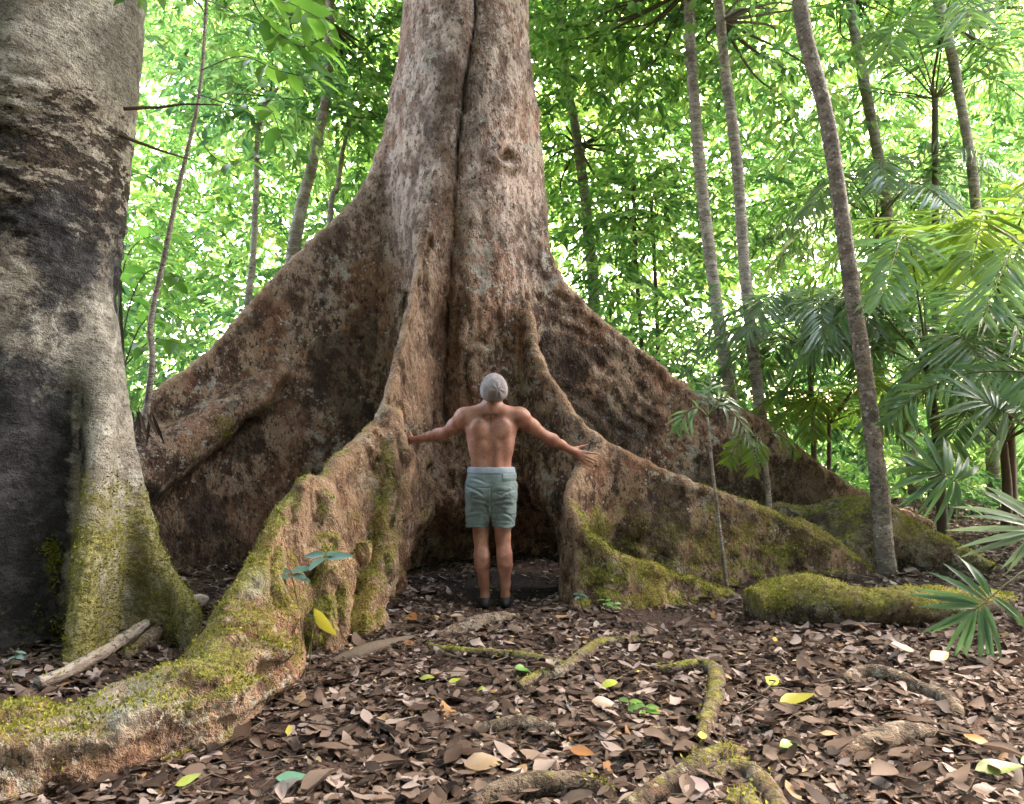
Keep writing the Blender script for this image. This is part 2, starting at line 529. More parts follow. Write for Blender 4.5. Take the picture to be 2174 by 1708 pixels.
LEAF_STOPS = [(0.0, (0.035, 0.095, 0.035)), (0.3, (0.07, 0.165, 0.05)), (0.65, (0.135, 0.245, 0.07)), (1.0, (0.24, 0.325, 0.10))]
M_LEAF = leaf_material('forest_leaf', LEAF_STOPS, 0.6)
M_LEAF_NEAR = leaf_material('near_leaf', [(0, (0.045, 0.13, 0.02)), (1, (0.10, 0.22, 0.03))], 0.6, 0.35)
M_LEAF_DARK = leaf_material('canopy_leaf', [(0, (0.03, 0.07, 0.018)), (1, (0.06, 0.12, 0.02))], 0.35)
M_PALM = leaf_material('palm_leaf', [(0, (0.05, 0.11, 0.05)), (0.5, (0.075, 0.155, 0.055)), (1, (0.12, 0.21, 0.05))], 0.45, 0.3, 0.6)
M_LITTER = leaf_material('dead_leaf', [(0.0, (0.022, 0.015, 0.013)), (0.28, (0.048, 0.030, 0.021)), (0.5, (0.092, 0.061, 0.045)), (0.7, (0.16, 0.118, 0.094)), (0.86, (0.29, 0.235, 0.21)), (0.9, (0.20, 0.10, 0.05)), (0.95, (0.30, 0.17, 0.08)), (1.0, (0.36, 0.30, 0.20))], 0.08, 0.7, 0.15)

def ground_material():
    t = NT('forest_floor_soil')
    p = t.pos()
    n1 = t.noise(p, 1.3, 5, 0.6); n2 = t.noise(p, 14, 8, 0.7); n3 = t.noise(p, 60, 5, 0.7)
    c = t.mix(t.ramp(n1, 0.35, 0.65), (0.045, 0.026, 0.019), (0.08, 0.042, 0.028))
    c = t.mix(t.ramp(n2, 0.35, 0.6, 0.8, 0), c, (0.022, 0.015, 0.012))
    c = t.mix(t.ramp(t.vor(p, 34), 0.1, 0.3, 0.5, 0), c, (0.10, 0.075, 0.055))
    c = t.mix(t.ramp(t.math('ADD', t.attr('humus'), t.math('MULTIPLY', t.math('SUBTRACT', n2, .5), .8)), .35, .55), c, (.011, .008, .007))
    h = t.math('ADD', n2, t.math('MULTIPLY', n3, 0.4))
    return t.done(c, 0.95, t.bump(h, 0.8, 0.04))
M_SOIL = ground_material()

# ------------------------------------------------------------------ ground
def ground_h(x, y):
    x = np.asarray(x, float); y = np.asarray(y, float)
    P = np.stack([x, y, np.zeros_like(x)], -1)
    near = np.exp(-((x) ** 2 + (y - 5) ** 2) / 200)
    h = 0.07 * fbm(P, 0.55, 3, 5) * 1.0 + 0.018 * fbm(P, 3.5, 3, 9) * near
    h = h + 0.16 * sstep(1.0, 3.6, x) * sstep(4.5, 7.5, y)             # rises behind the mossy log
    h = h + 0.10 * sstep(-1.6, -2.6, x) * sstep(2.6, 3.8, y)            # litter bank between the roots
    h = h - 0.10 * np.maximum(y - 11, 0) + 0.10 * np.maximum(y - 45, 0)
    h = h - 0.05 * np.exp(-((x - 0.1) ** 2 + (y - 6.6) ** 2) / 0.5)
    m = np.exp(-((x + 0.157) ** 2 + (y - 5.74) ** 2) / 0.12)
    return h * (1 - m) - 0.035 * m                                     # where the man stands

def build_ground():
    s = np.linspace(-1, 1, 261)
    gx = 4.2 * np.sinh(s * 5.2) / np.sinh(1.0) * 0.32
    gy = 5.0 + 4.2 * np.sinh(s * 5.2) / np.sinh(1.0) * 0.32
    X, Y = np.meshgrid(gx, gy, indexing='ij')
    Z = ground_h(X, Y)
    V = np.stack([X, Y, Z], -1).reshape(-1, 3)
    n = len(s)
    i, j = np.meshgrid(np.arange(n - 1), np.arange(n - 1), indexing='ij')
    q = np.stack([i * n + j, (i + 1) * n + j, (i + 1) * n + j + 1, i * n + j + 1], -1).reshape(-1, 4)
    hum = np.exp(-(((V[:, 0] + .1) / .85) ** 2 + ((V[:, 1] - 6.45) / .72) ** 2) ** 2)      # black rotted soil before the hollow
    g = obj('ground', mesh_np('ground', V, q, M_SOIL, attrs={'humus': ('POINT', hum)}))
    return tag(g, kind='structure')
GROUND = build_ground()

# ------------------------------------------------------------------ the giant buttressed tree
def ridge(rows):
    return [tuple(at(px, py, d)) + (t0, tb) for px, py, d, t0, tb in rows]

TC = at(990, 0, 7.7)                # trunk axis
TRUNK_X, TRUNK_Y = TC[0], 7.75
def trunk_r(z):
    zs = np.array([-0.5, 0.0, 1.0, 2.0, 2.8, 3.5, 4.2, 5.0, 5.7, 7.0, 10.0])
    rs = np.array([1.05, 1.0, 0.92, 0.86, 0.82, 0.79, 0.74, 0.675, 0.645, 0.61, 0.56])
    return np.interp(z, zs, rs)
FIS = [(1010, 30), (985, 170), (975, 260), (968, 340), (965, 450), (960, 560), (952, 660), (950, 800)]

def build_giant():
    f = Field((-5.6, 2.35, -0.35), (5.2, 9.4, 6.2), 0.025)
    def trunk(X, Y, Z):
        dx, dy = X - TRUNK_X, Y - TRUNK_Y
        rho = np.sqrt(dx * dx + dy * dy)
        th = np.arctan2(dx, -dy)                       # 0 faces the camera
        w = np.clip((4.6 - Z) / 4.0, 0, 1)
        r = trunk_r(Z) * (1 + 0.05 * np.cos(3 * th + 0.6) * w + 0.035 * np.cos(7 * th + 1.0 + 0.3 * Z) * w)
        return (rho - r) * 0.9
    f.add((TRUNK_X - 1.4, TRUNK_Y - 1.4, -0.4), (TRUNK_X + 1.4, TRUNK_Y + 1.4, 6.3), trunk, 0.05, 1)
    # A: long plank to the left
    f.curtain(ridge([(905, -60, 7.75, .10, 0.156), (848, 170, 7.7, .10, 0.172), (803, 330, 7.6, .085, 0.203), (742, 430, 7.45, .075, 0.218), (622, 545, 7.2, .06, 0.203), (530, 640, 7.0, .055, 0.195), (420, 760, 6.7, .055, 0.195), (330, 825, 6.45, .06, 0.211), (285, 885, 6.25, .07, 0.234), (130, 1010, 5.9, .08, 0.234), (-60, 1160, 5.6, .1, 0.234)]), 0.26, 2)
    # mossy flange on the face of A
    f.chain([(*at(600, 790, 6.95), .02), (*at(540, 845, 6.78), .05), (*at(450, 905, 6.55), .075), (*at(380, 955, 6.36), .085), (*at(300, 1010, 6.15), .09), (*at(200, 1080, 5.9), .1)], 0.30, 2)
    # B: buttress running towards the camera on the left of the man
    f.curtain(ridge([(925, 330, 7.25, .09, 0.144), (905, 430, 7.02, .07, 0.158), (888, 560, 6.78, .055, 0.173), (860, 680, 6.5, .05, 0.187), (828, 825, 6.2, .06, 0.194), (798, 893, 5.92, .075, 0.194), (740, 950, 5.5, .085, 0.194), (690, 1003, 5.12, .09, 0.209), (645, 1022, 4.88, .10, 0.216), (595, 1090, 4.55, .085, 0.216), (540, 1195, 4.2, .085, 0.223), (495, 1285, 3.95, .10, 0.238), (470, 1345, 3.75, .13, 0.245)]), 0.18, 3, power=1.0)
    f.ellip(at(655, 1035, 4.86), (.11, .14, .10), 0.06, 3)
    for px, py, d, r in ((835, 1215, 5.45, .11), (838, 960, 5.78, .09), (845, 1060, 5.66, .11), (820, 1130, 5.5, .12), (770, 1180, 5.05, .10), (850, 1010, 5.75, .07)):
        f.ellip(at(px, py, d + .03), (r * .5, r * .65, r * .95), 0.09, 3)
    f.chain([(*at(835, 880, 6.0), .07), (*at(842, 985, 5.82), .11), (*at(832, 1100, 5.62), .11), (*at(805, 1240, 5.35), .12), (*at(775, 1350, 4.95), .14)], 0.08, 3)
    f.chain([(*at(690, 1060, 4.98), .08), (*at(705, 1200, 4.78), .11), (*at(690, 1370, 4.55), .13)], 0.12, 3)
    f.chain([(*at(560, 1230, 4.25), .08), (*at(585, 1330, 4.15), .11), (*at(615, 1400, 4.1), .10)], 0.10, 3)
    # fat root that turns left in the foreground
    f.chain([(*at(515, 1310, 4.0), .11), (*at(525, 1425, 3.74), .195), (*at(425, 1520, 3.38), .205), (*at(260, 1585, 3.12), .205), (*at(60, 1635, 2.93), .21), (*at(-180, 1690, 2.76), .21), (*at(-520, 1720, 2.72), .2)], 0.12, 4)
    f.ellip(at(575, 1400, 3.66), (.09, .1, .13), 0.08, 4)
    # D: right buttress, near
    f.curtain(ridge([(1120, 640, 7.1, .06, 0.110), (1142, 742, 6.75, .045, 0.121), (1188, 820, 6.5, .045, 0.143), (1262, 912, 6.3, .05, 0.154), (1380, 980, 6.3, .055, 0.160), (1500, 1030, 6.35, .06, 0.160), (1640, 1082, 6.4, .07, 0.154), (1730, 1118, 6.4, .09, 0.138), (1840, 1190, 6.45, .08, 0.110)]), 0.10, 5)
    # E: right buttress, far
    f.curtain(ridge([(1060, -60, 7.75, .08, 0.132), (1122, 260, 7.6, .07, 0.165), (1138, 425, 7.5, .06, 0.172), (1178, 560, 7.45, .055, 0.172), (1262, 662, 7.5, .055, 0.172), (1380, 760, 7.6, .055, 0.172), (1480, 830, 7.7, .055, 0.172), (1620, 895, 7.8, .06, 0.172), (1750, 988, 7.85, .07, 0.172), (1840, 1045, 7.9, .08, 0.158), (1990, 1110, 7.9, .1, 0.132)]), 0.22, 6)
    # F: low buttress curling towards the camera
    f.curtain(ridge([(1275, 940, 6.25, .06, 0.124), (1222, 1000, 6.0, .055, 0.124), (1214, 1060, 5.78, .05, 0.118), (1243, 1118, 5.66, .05, 0.118), (1300, 1165, 5.64, .055, 0.124), (1380, 1195, 5.72, .07, 0.130), (1470, 1220, 5.85, .065, 0.11), (1550, 1256, 5.98, .05, 0.07)]), 0.06, 7)
    f.chain([(*at(1228, 1110, 5.74), .045), (*at(1232, 1240, 5.6), .055), (*at(1225, 1310, 5.5), .07)], 0.08, 7)
    # scooped panel and hollow between the buttresses
    sc = at(955, 800, 6.8)
    f.ellip((sc[0], sc[1] - .02, sc[2]), (.16, .16, 1.0), 0.12, sub=True)
    f.ellip(at(1090, 1195, 7.0), (.56, .85, .62), 0.2, sub=True)
    f.ellip(at(950, 1230, 6.8), (.40, .75, .50), 0.22, sub=True)
    # a split hole where D leaves the trunk
    f.ellip(at(1165, 740, 6.72), (.05, .10, .09), 0.05, sub=True)
    V, q, lab = f.mesh()
    keep = lab[q[:, 0]] > 0
    q = q[keep & (V[q[:, 0], 2] < 6.12)]
    u, inv = np.unique(q, return_inverse=True)
    V, lab, q = V[u], lab[u], inv.reshape(q.shape)
    # majority smoothing of the labels along the seams
    V = relax(V, q, 2, 0.5)
    SM = relax(V, q, 12, 0.5)
    N = vnormals(V, q)
    conv = ((V - SM) * N).sum(1)
    # bark relief
    zs = np.array([1, 1, 0.6])
    d = 0.035 * fbm(V * zs, 2.2, 3, 11) + 0.026 * fbm(V * zs, 7, 3, 21) + 0.013 * fbm(V * zs, 17, 2, 31)
    fore = lab == 4
    ff = fbm(V[fore] * np.array([0.6, 0.6, 2.4]), 6, 4, 51)
    d[fore] += 0.035 * ff + 0.018 * sstep(.0, .1, ff) - 0.014 * sstep(-.12, -.22, ff)
    # growth wrinkles across the planks
    wr = np.sin((V[:, 0] * 0.8 + V[:, 2] * 1.3 + 0.35 * fbm(V, 1.4, 3, 61)) * 26)
    d += np.where(np.isin(lab, (2, 5, 6)), 0.010 * wr * sstep(-.1, .3, fbm(V, 0.9, 2, 71)), 0)
    wd = np.where(np.isin(lab, (3, 7, 5)), sstep(2.4, 0.4, V[:, 2]), 0)
    d += wd * 0.05 * np.abs(fbm(V * np.array([1, 1, .8]), 4.5, 3, 77)) - wd * .01
    # shaggy torn bark on the right face of B and on the centre panel
    rag = ((lab == 3) & (N[:, 0] > 0.3)) | ((lab == 1) & (V[:, 2] < 2.6))
    d += np.where(rag, 0.045 * fbm(V * np.array([2.0, 2.0, 0.5]), 6.5, 3, 41) - 0.05 * sstep(.16, .0, np.abs(fbm(V * np.array([1.6, 1.6, .35]), 3.5, 2, 42))), 0)
    # fissure up the trunk front
    fx = np.array([at(a, b, 6.98)[0] for a, b in FIS]); fz = np.array([at(a, b, 6.98)[2] for a, b in FIS])
    cx = np.interp(V[:, 2], fz[::-1], fx[::-1]) + 0.012 * fbm(V * np.array([0, 0, 1]), 9, 2, 81)
    wid = 0.012 + 0.016 * sstep(-.4, .5, fbm(V * np.array([0, 0, 1]), 4, 2, 82))
    front = (N[:, 1] < -0.2) & (lab == 1) & (V[:, 2] > 1.3)
    cr = np.where(front, np.exp(-((V[:, 0] - cx) / wid) ** 2) * (.35 + .65 * sstep(-.35, .15, fbm(V * np.array([1, 1, .6]), 3.2, 3, 85))), 0)
    grv = np.where(front, np.exp(-((V[:, 0] - cx) / .11) ** 2), 0)
    cr2 = np.where(front & (V[:, 2] < 4.2), 0.6 * np.exp(-((V[:, 0] - cx + 0.14 + 0.03 * np.sin(V[:, 2] * 5)) / 0.02) ** 2) * sstep(-.2, .3, fbm(V, 2.5, 2, 83)), 0)
    knot = at(1075, 325, 6.98)
    kd = np.where((N[:, 1] < -.1) & (lab == 1), np.linalg.norm((V - knot) * np.array([1, 0, 1.4]), axis=1), 9)
    kn = np.exp(-(kd / 0.09) ** 2)
    d += -0.045 * grv - 0.07 * cr - 0.03 * cr2 + np.where(kd < .4, 0.06 * np.exp(-((kd - .12) / .06) ** 2) - 0.05 * kn, 0)
    V = V + N * d[:, None]
    N = vnormals(V, q)
    up = np.clip(N[:, 2], 0, 1)
    low = sstep(2.2, 0.1, V[:, 2])
    moss = 0.02 + 0.42 * up * low + 0.20 * low * np.isin(lab, (3, 4, 7)) + 0.10 * low * (lab == 5)
    moss += np.where(np.isin(lab, (5, 7)) & (V[:, 0] > 0.5), 0.36 * sstep(1.1, 0.4, V[:, 2]), 0)
    moss += 0.22 * np.where(lab == 2, np.exp(-((V[:, 2] - (1.52 + 0.62 * (V[:, 0] + 2.0))) / 0.16) ** 2) * (V[:, 0] < -1.9), 0)
    moss += np.where((lab == 3) & (N[:, 0] > .1), .13, 0)
    moss += np.where((lab == 3) & (N[:, 0] < .1), .26 * sstep(2.7, 2.2, V[:, 2]), 0) + np.where((lab == 2) & (conv > .004), .2 * sstep(2.6, 1.6, V[:, 2]), 0)
    moss -= np.where((V[:, 2] < 0.18) & (N[:, 2] < 0.25), 0.25, 0)
    moss += 0.12 * fbm(V, 1.5, 3, 91)
    moss = np.where(lab == 1, moss - 0.12, moss)
    crest = np.clip((conv - 0.003) / 0.012, 0, 1) * (lab != 1) * (lab != 4) * (0.35 + 0.65 * (V[:, 2] > .25))
    crest += np.where((lab == 3) & (N[:, 0] > .2), .35, 0)
    gau = lambda c, sx, sy, sz: np.exp(-(((V[:, 0] - c[0]) / sx) ** 2 + ((V[:, 1] - c[1]) / sy) ** 2 + ((V[:, 2] - c[2]) / sz) ** 2))
    cream = gau(at(225, 1520, 2.95), .17, .35, .09) + .8 * gau(at(545, 1235, 4.05), .06, .1, .12) + .7 * gau(at(1480, 1020, 6.2), .06, .2, .05) + .5 * gau(at(490, 975, 6.1), .05, .3, .06)
    raw = gau(at(260, 1615, 2.92), .22, .3, .07) + gau(at(1565, 1085, 6.1), .16, .3, .07) + .9 * gau(at(770, 625, 6.9), .12, .4, .16) + .8 * gau(at(800, 450, 7.2), .14, .4, .2)
    raw += .75 * grv * sstep(-.3, .2, fbm(V * np.array([1, 1, .4]), 3, 3, 86))
    raw += np.where(lab == 1, .8 * np.exp(-((V[:, 0] - at(945, 700, 6.9)[0]) / .15) ** 2) * sstep(3.0, 2.4, V[:, 2]), 0)
    raw += np.where((lab == 3) & (N[:, 0] > .15) & (V[:, 1] > 4.9), .35 * sstep(-.1, .4, fbm(V, 2.5, 2, 66)), 0)
    pale = sstep(1.9, 4.0, V[:, 2] + .5 * fbm(V, 1.2, 2, 67)) * np.where(lab == 1, 1, .6)
    crack_shade = np.clip(cr + cr2 + 0.9 * kn * sstep(-.3, .4, fbm(V, 16, 2, 84)), 0, 1)
    valley_shade = fbm(V * np.array([1, 1, .7]), 2.3, 4, 95)                                # ragged dark painted on the plank faces, deepening the valley shade
    crack_shade = np.clip(crack_shade + np.where(np.isin(lab, (2, 5, 6)) & (conv < .006), .72 * sstep(-.02, .16, valley_shade), 0) * sstep(3.4, 2.2, V[:, 2]), 0, 1)
    base = (TRUNK_X, TRUNK_Y, 0.0)
    root = empty('buttress_tree', base, 'giant buttressed rainforest tree with a fissured trunk behind the shirtless man', 'tree')
    names = {1: 'trunk', 2: 'buttress_root', 3: 'buttress_root', 4: 'surface_root', 5: 'buttress_root', 6: 'buttress_root', 7: 'buttress_root'}
    o = split_parts(V, q, lab, names, M_BARK, root, {'moss': ('POINT', moss), 'crack_shade': ('POINT', crack_shade), 'crest': ('POINT', crest), 'cream': ('POINT', cream), 'raw': ('POINT', raw), 'pale': ('POINT', pale)})
    for L, s in {2: 'long brown plank buttress spreading left with pale lichen scabs', 3: 'mossy buttress with torn shaggy side left of the man',
                 4: 'fat mossy root bending left across the foreground', 5: 'dark mossy buttress spreading right under the hand of the man',
                 6: 'far buttress sloping right behind the others', 7: 'low thin buttress curling forward at the right of the hollow'}.items():
        if L in o: o[L]['label'] = s
    # trunk above the picture
    zz = np.linspace(6.05, 15, 40); a = np.linspace(0, 2 * np.pi, 48, endpoint=False)
    R = trunk_r(zz) + 0.004
    Vt = np.stack([TRUNK_X + R[:, None] * np.sin(a), TRUNK_Y - R[:, None] * np.cos(a), np.repeat(zz[:, None], 48, 1)], -1).reshape(-1, 3)
    i, j = np.meshgrid(np.arange(39), np.arange(48), indexing='ij')
    qt = np.stack([i * 48 + j, i * 48 + (j + 1) % 48, (i + 1) * 48 + (j + 1) % 48, (i + 1) * 48 + j], -1).reshape(-1, 4)
    part('upper_trunk', Vt, qt, M_BARK, root, attrs={'moss': ('POINT', np.zeros(len(Vt))), 'crack_shade': ('POINT', np.zeros(len(Vt)))})
    return root
GIANT = build_giant()

# ------------------------------------------------------------------ grey tree at the left edge
def build_left_tree():
    f = Field((-4.6, 3.4, -0.3), (-1.5, 6.2, 5.4), 0.022)
    ys = np.array([-300, 0, 200, 400, 600, 800, 900, 1050, 1230, 1400]); xe = np.array([322, 303, 288, 267, 250, 246, 250, 262, 275, 285])
    DY = 4.95
    ez = np.array([at(0, y, DY)[2] for y in ys]); ex = np.array([at(x, 800, DY)[0] for x in xe])
    cxz = np.array([-3.06, -3.09, -3.13, -3.19, -3.24, -3.24, -3.24, -3.24, -3.24, -3.24])
    RR = np.hypot(cxz, DY) * np.sin(np.arctan((xe - PW / 2) / FPX) - np.arctan(cxz / DY)) - .012
    o_ = np.argsort(ez)
    def trunk(X, Y, Z):
        cx = np.interp(Z, ez[o_], cxz[o_]); r = np.interp(Z, ez[o_], RR[o_])
        dx, dy = X - cx, Y - DY
        th = np.arctan2(dx, -dy)
        return (np.sqrt(dx * dx + dy * dy) - r * (1 + 0.02 * np.cos(5 * th + Z))) * 0.9
    f.add((-4.4, 3.7, -0.4), (-1.9, 6.2, 5.5), trunk, 0.05, 1)
    f.curtain(ridge([(205, 640, 4.85, .10, .12), (213, 760, 4.68, .09, .13), (214, 880, 4.50, .08, .13), (203, 1010, 4.32, .07, .12), (185, 1150, 4.16, .06, .11), (167, 1290, 4.03, .055, .10), (146, 1430, 3.92, .06, .1)]), 0.22, 2)
    f.curtain(ridge([(235, 760, 5.0, .09, .14), (258, 890, 4.93, .08, .13), (295, 1020, 4.86, .07, .12), (332, 1140, 4.76, .06, .11), (360, 1215, 4.66, .065, .1), (405, 1270, 4.5, .06, .08)]), 0.16, 3)
    f.curtain(ridge([(20, 850, 4.4, .12, .25), (-60, 1050, 4.2, .1, .25), (-150, 1300, 4.0, .1, .2)]), 0.2, 4)
    f.ellip(at(292, 1260, 4.35), (.13, .28, .36), .1, sub=True)
    V, q, lab = f.mesh()
    keep = lab[q[:, 0]] > 0
    q = q[keep & (V[q[:, 0], 2] < 5.3)]
    u, inv = np.unique(q, return_inverse=True)
    V, lab, q = V[u], lab[u], inv.reshape(q.shape)
    V = relax(V, q, 2, 0.5)
    N = vnormals(V, q)
    zz = V[:, 2]
    # horizontal flaking ledges, strongest at mid height
    band = np.exp(-((zz - 2.9) / 0.6) ** 2) * sstep(-.25, .35, fbm(V, 1.3, 3, 15) + 0.1)
    flk = fbm(V * np.array([1, 1, 3.2]), 5.2, 4, 16)
    ledge = sstep(0.05, 0.22, flk) - 0.5 * sstep(-0.05, -0.3, flk)
    d = 0.022 * fbm(V, 1.8, 3, 12) + 0.012 * fbm(V, 8, 3, 13) + 0.020 * ledge * band + .02 * sstep(1.2, .5, zz) * fbm(V, 6, 3, 14)
    V = V + N * d[:, None]
    N = vnormals(V, q)
    crack_shade = np.clip(band * (sstep(0.0, 0.06, flk) - sstep(0.06, 0.13, flk)) * 1.3, 0, 1)
    # black staining at mid height; low on the left, the shadow side painted in
    stain_shade = 0.30 + 0.95 * sstep(2.35, 0.9, zz) * sstep(-2.36, -2.98, V[:, 0] - 0.10 * (zz < .8)) + 0.42 * np.exp(-(((V[:, 0] + 2.78) / 0.16) ** 2 + ((zz - 2.45) / 0.42) ** 2))
    stain_shade -= np.where(lab == 2, 0.30 * (N[:, 0] > -0.55), 0) + np.where(lab == 3, .3, 0)
    stain_shade -= 0.28 * sstep(2.6, 3.5, zz)
    stain_shade += 0.30 * band * sstep(-2.45, -2.75, V[:, 0])
    moss = 0.02 + 0.50 * sstep(1.75, 0.5, zz) * sstep(-2.95, -2.55, V[:, 0]) + 0.18 * np.clip(N[:, 2], 0, 1) + 0.14 * fbm(V, 1.7, 3, 17)
    moss += 0.14 * sstep(-2.62, -2.42, V[:, 0]) * sstep(3.2, 2.2, zz)
    root = empty('grey_bark_tree', (-3.2, DY, 0.0), 'thick pale grey tree with flaking black-stained bark and a painted shade side at the left edge', 'tree')
    o = split_parts(V, q, lab, {1: 'trunk', 2: 'buttress_root', 3: 'buttress_root', 4: 'buttress_root'}, M_BARK2, root,
                    {'crest': ('POINT', np.where((lab == 2), .8 * np.exp(-((N[:, 0] + .45) / .3) ** 2) * (zz < 1.1), 0)), 'moss': ('POINT', moss), 'crack_shade': ('POINT', crack_shade), 'stain_shade': ('POINT', stain_shade), 'flake': ('POINT', np.exp(-((zz - 2.95) / .75) ** 2) * sstep(-2.28, -2.5, V[:, 0]))})
    z2 = np.linspace(5.25, 13, 30); a = np.linspace(0, 2 * np.pi, 36, endpoint=False)
    R = np.linspace(0.70, 0.5, 30); cx = np.linspace(-3.03, -2.7, 30)
    Vt = np.stack([cx[:, None] + R[:, None] * np.sin(a), DY - R[:, None] * np.cos(a), np.repeat(z2[:, None], 36, 1)], -1).reshape(-1, 3)
    i, j = np.meshgrid(np.arange(29), np.arange(36), indexing='ij')
    qt = np.stack([i * 36 + j, i * 36 + (j + 1) % 36, (i + 1) * 36 + (j + 1) % 36, (i + 1) * 36 + j], -1).reshape(-1, 4)
    zero = ('POINT', np.zeros(len(Vt)))
    part('upper_trunk', Vt, qt, M_BARK2, root, attrs={'moss': zero, 'crack_shade': zero, 'stain_shade': zero})
    return root
LEFT_TREE = build_left_tree()

# ------------------------------------------------------------------ foliage makers
UP = np.array((0.0, 0, 1))
def sprays(C, A, Ls, k, leaf, ratio=0.42, droop=0.25, seed=1, kind='low'):
    """twigs at C along A, k leaves each; returns leaf arrays"""
    r = np.random.default_rng(seed)
    m = len(C)
    A = A / (np.linalg.norm(A, axis=1)[:, None] + 1e-9)
    S = np.cross(A, UP + 0.3 * r.normal(size=(m, 3))); S /= np.linalg.norm(S, axis=1)[:, None] + 1e-9
    t = (np.arange(k) + r.random((m, k))) / k
    side = np.where(np.arange(k) % 2 == 0, 1.0, -1.0)[None, :] * (0.6 + 0.5 * r.random((m, k)))
    P = C[:, None] + A[:, None] * (t * Ls[:, None])[..., None]
    P[..., 2] -= (0.35 * t ** 2 * Ls[:, None])
    D = A[:, None] * (0.55 + 0.5 * t)[..., None] + S[:, None] * side[..., None] + 0.28 * r.normal(size=(m, k, 3))
    D[..., 2] -= droop * (0.4 + 1.2 * r.random((m, k)))
    Nn = UP + 0.55 * r.normal(size=(m, k, 3))
    L = leaf * (0.6 + 0.75 * r.random((m, k)))
    P, D, Nn, L = P.reshape(-1, 3), D.reshape(-1, 3), Nn.reshape(-1, 3), L.ravel()
    V, F, li = leaf_batch(P, D, Nn, L, L * ratio * (0.8 + 0.4 * r.random(len(L))), kind, bend=0.25, fold=0.3)
    tone = np.repeat(np.clip(0.5 + 0.22 * r.normal(size=m), 0, 1), k) + 0.16 * r.normal(size=len(L))
    return V, F, np.clip(tone, 0, 1)[li]

def twigs(C, A, Ls, rad=0.006):
    A = A / (np.linalg.norm(A, axis=1)[:, None] + 1e-9)
    out = []
    for c, a, l in zip(C, A, Ls):
        P = np.array([c - a * l * .5, c, c + a * l * .6 - UP * .1 * l, c + a * l - UP * .33 * l])
        out.append(tube(P, np.array([rad * 1.5, rad, rad * .7, rad * .4]), 3, False))
    return join(out)

def trunk_tube(rows, sides=10, n=6, wob=0.25, seed=0):
    """rows (px,py,depth,width px) -> V,F and centre line"""
    P = np.array([list(at(a, b, d)) + [w * 0.5 * d / FPX] for a, b, d, w in rows])
    D = catmull(P, n)
    D[:, :2] += wob * 0.04 * np.stack([fbm(D[:, :3] + seed, 1.6, 2, 3), fbm(D[:, :3] + seed, 1.6, 2, 4)], -1)
    D[:, 3] *= 1 + 0.10 * fbm(D[:, :3], 7, 2, seed)
    return tube(D[:, :3], D[:, 3], sides), D

M_PALE = bark_material('pale_smooth_bark', (0.43, 0.365, 0.30), (0.25, 0.205, 0.165), (0.32, 0.25, 0.19), (0.15, 0.17, 0.05), 0.75, 0.95, lichen=0.6, stretch=(0.6, 0.6, 2.2), red=0.3, bump=.015, spots=False)
M_POLE = bark_material('brown_pole_bark', (0.27, 0.22, 0.175), (0.15, 0.12, 0.095), (0.22, 0.17, 0.13), (0.15, 0.17, 0.05), 0.75, 0.95, lichen=0.7, stretch=(1, 1, 1.5), red=0.3, bump=.012)
M_TWIG = simple_material('twig_bark', (0.10, 0.075, 0.055), 0.85, 0.4, 60, 0.3)

def zeros(V): return {'moss': ('POINT', np.zeros(len(V))), 'crack_shade': ('POINT', np.zeros(len(V))), 'stain_shade': ('POINT', np.zeros(len(V)))}

def crown_points(c, r, m, r_, flat=0.5):
    u = unit(m, r_) * (r_.random((m, 1)) ** 0.45) * np.asarray(r)
    C = c + u
    A = u / np.asarray(r) + 0.5 * unit(m, r_); A[:, 2] *= flat
    return C, A

def slender_tree(name, label, rows, crowns, leaf=0.16, group=None, mat=None, seed=1, dens=1.0, limbs=True, leaf_mat=None):
    """trunk given by pixels and depth, crowns [(centre, radii, number of twigs)]"""
    (V, F), D = trunk_tube(rows, seed=seed)
    base = D[-1, :3].copy(); base[2] = float(ground_h(base[0], base[1]))
    # carry the trunk down to the ground
    if D[-1, 2] > base[2]:
        ext = rows[-1]
    root = empty(name, tuple(base), label, 'tree', group)
    r_ = np.random.default_rng(seed)
    part('trunk', V, F, mat or M_PALE, root, attrs=zeros(V))
    Vs, Fs, ts, k0, tw = [], [], [], 0, []
    for c, r, m in crowns:
        C, A = crown_points(np.asarray(c, float), r, int(m * dens), r_)
        Ls = 0.35 + 0.35 * r_.random(len(C))
        v, f, t = sprays(C, A, Ls, 12, leaf, seed=seed + 5)
        Vs.append(v); Fs.append(f + k0); ts.append(t); k0 += len(v)
        if limbs:
            j = np.argmin(np.linalg.norm(D[:, :3] - np.asarray(c), axis=1))
            s0 = D[j, :3]
            for q in C[::max(1, len(C) // 11)]:
                mid = 0.5 * (s0 + q) + 0.15 * r_.normal(size=3)
                tw.append(tube(catmull(np.array([s0, mid, q]), 5), np.linspace(max(.008, D[j, 3] * .35), .005, 11), 5, False))
    if Vs: part('crown', np.vstack(Vs), np.vstack(Fs), leaf_mat or M_LEAF, root, smooth=False, attrs={'rnd': ('FACE', np.concatenate(ts))})
    if tw:
        for v, f in tw: part('limb', v, f, M_TWIG, root)
    return root

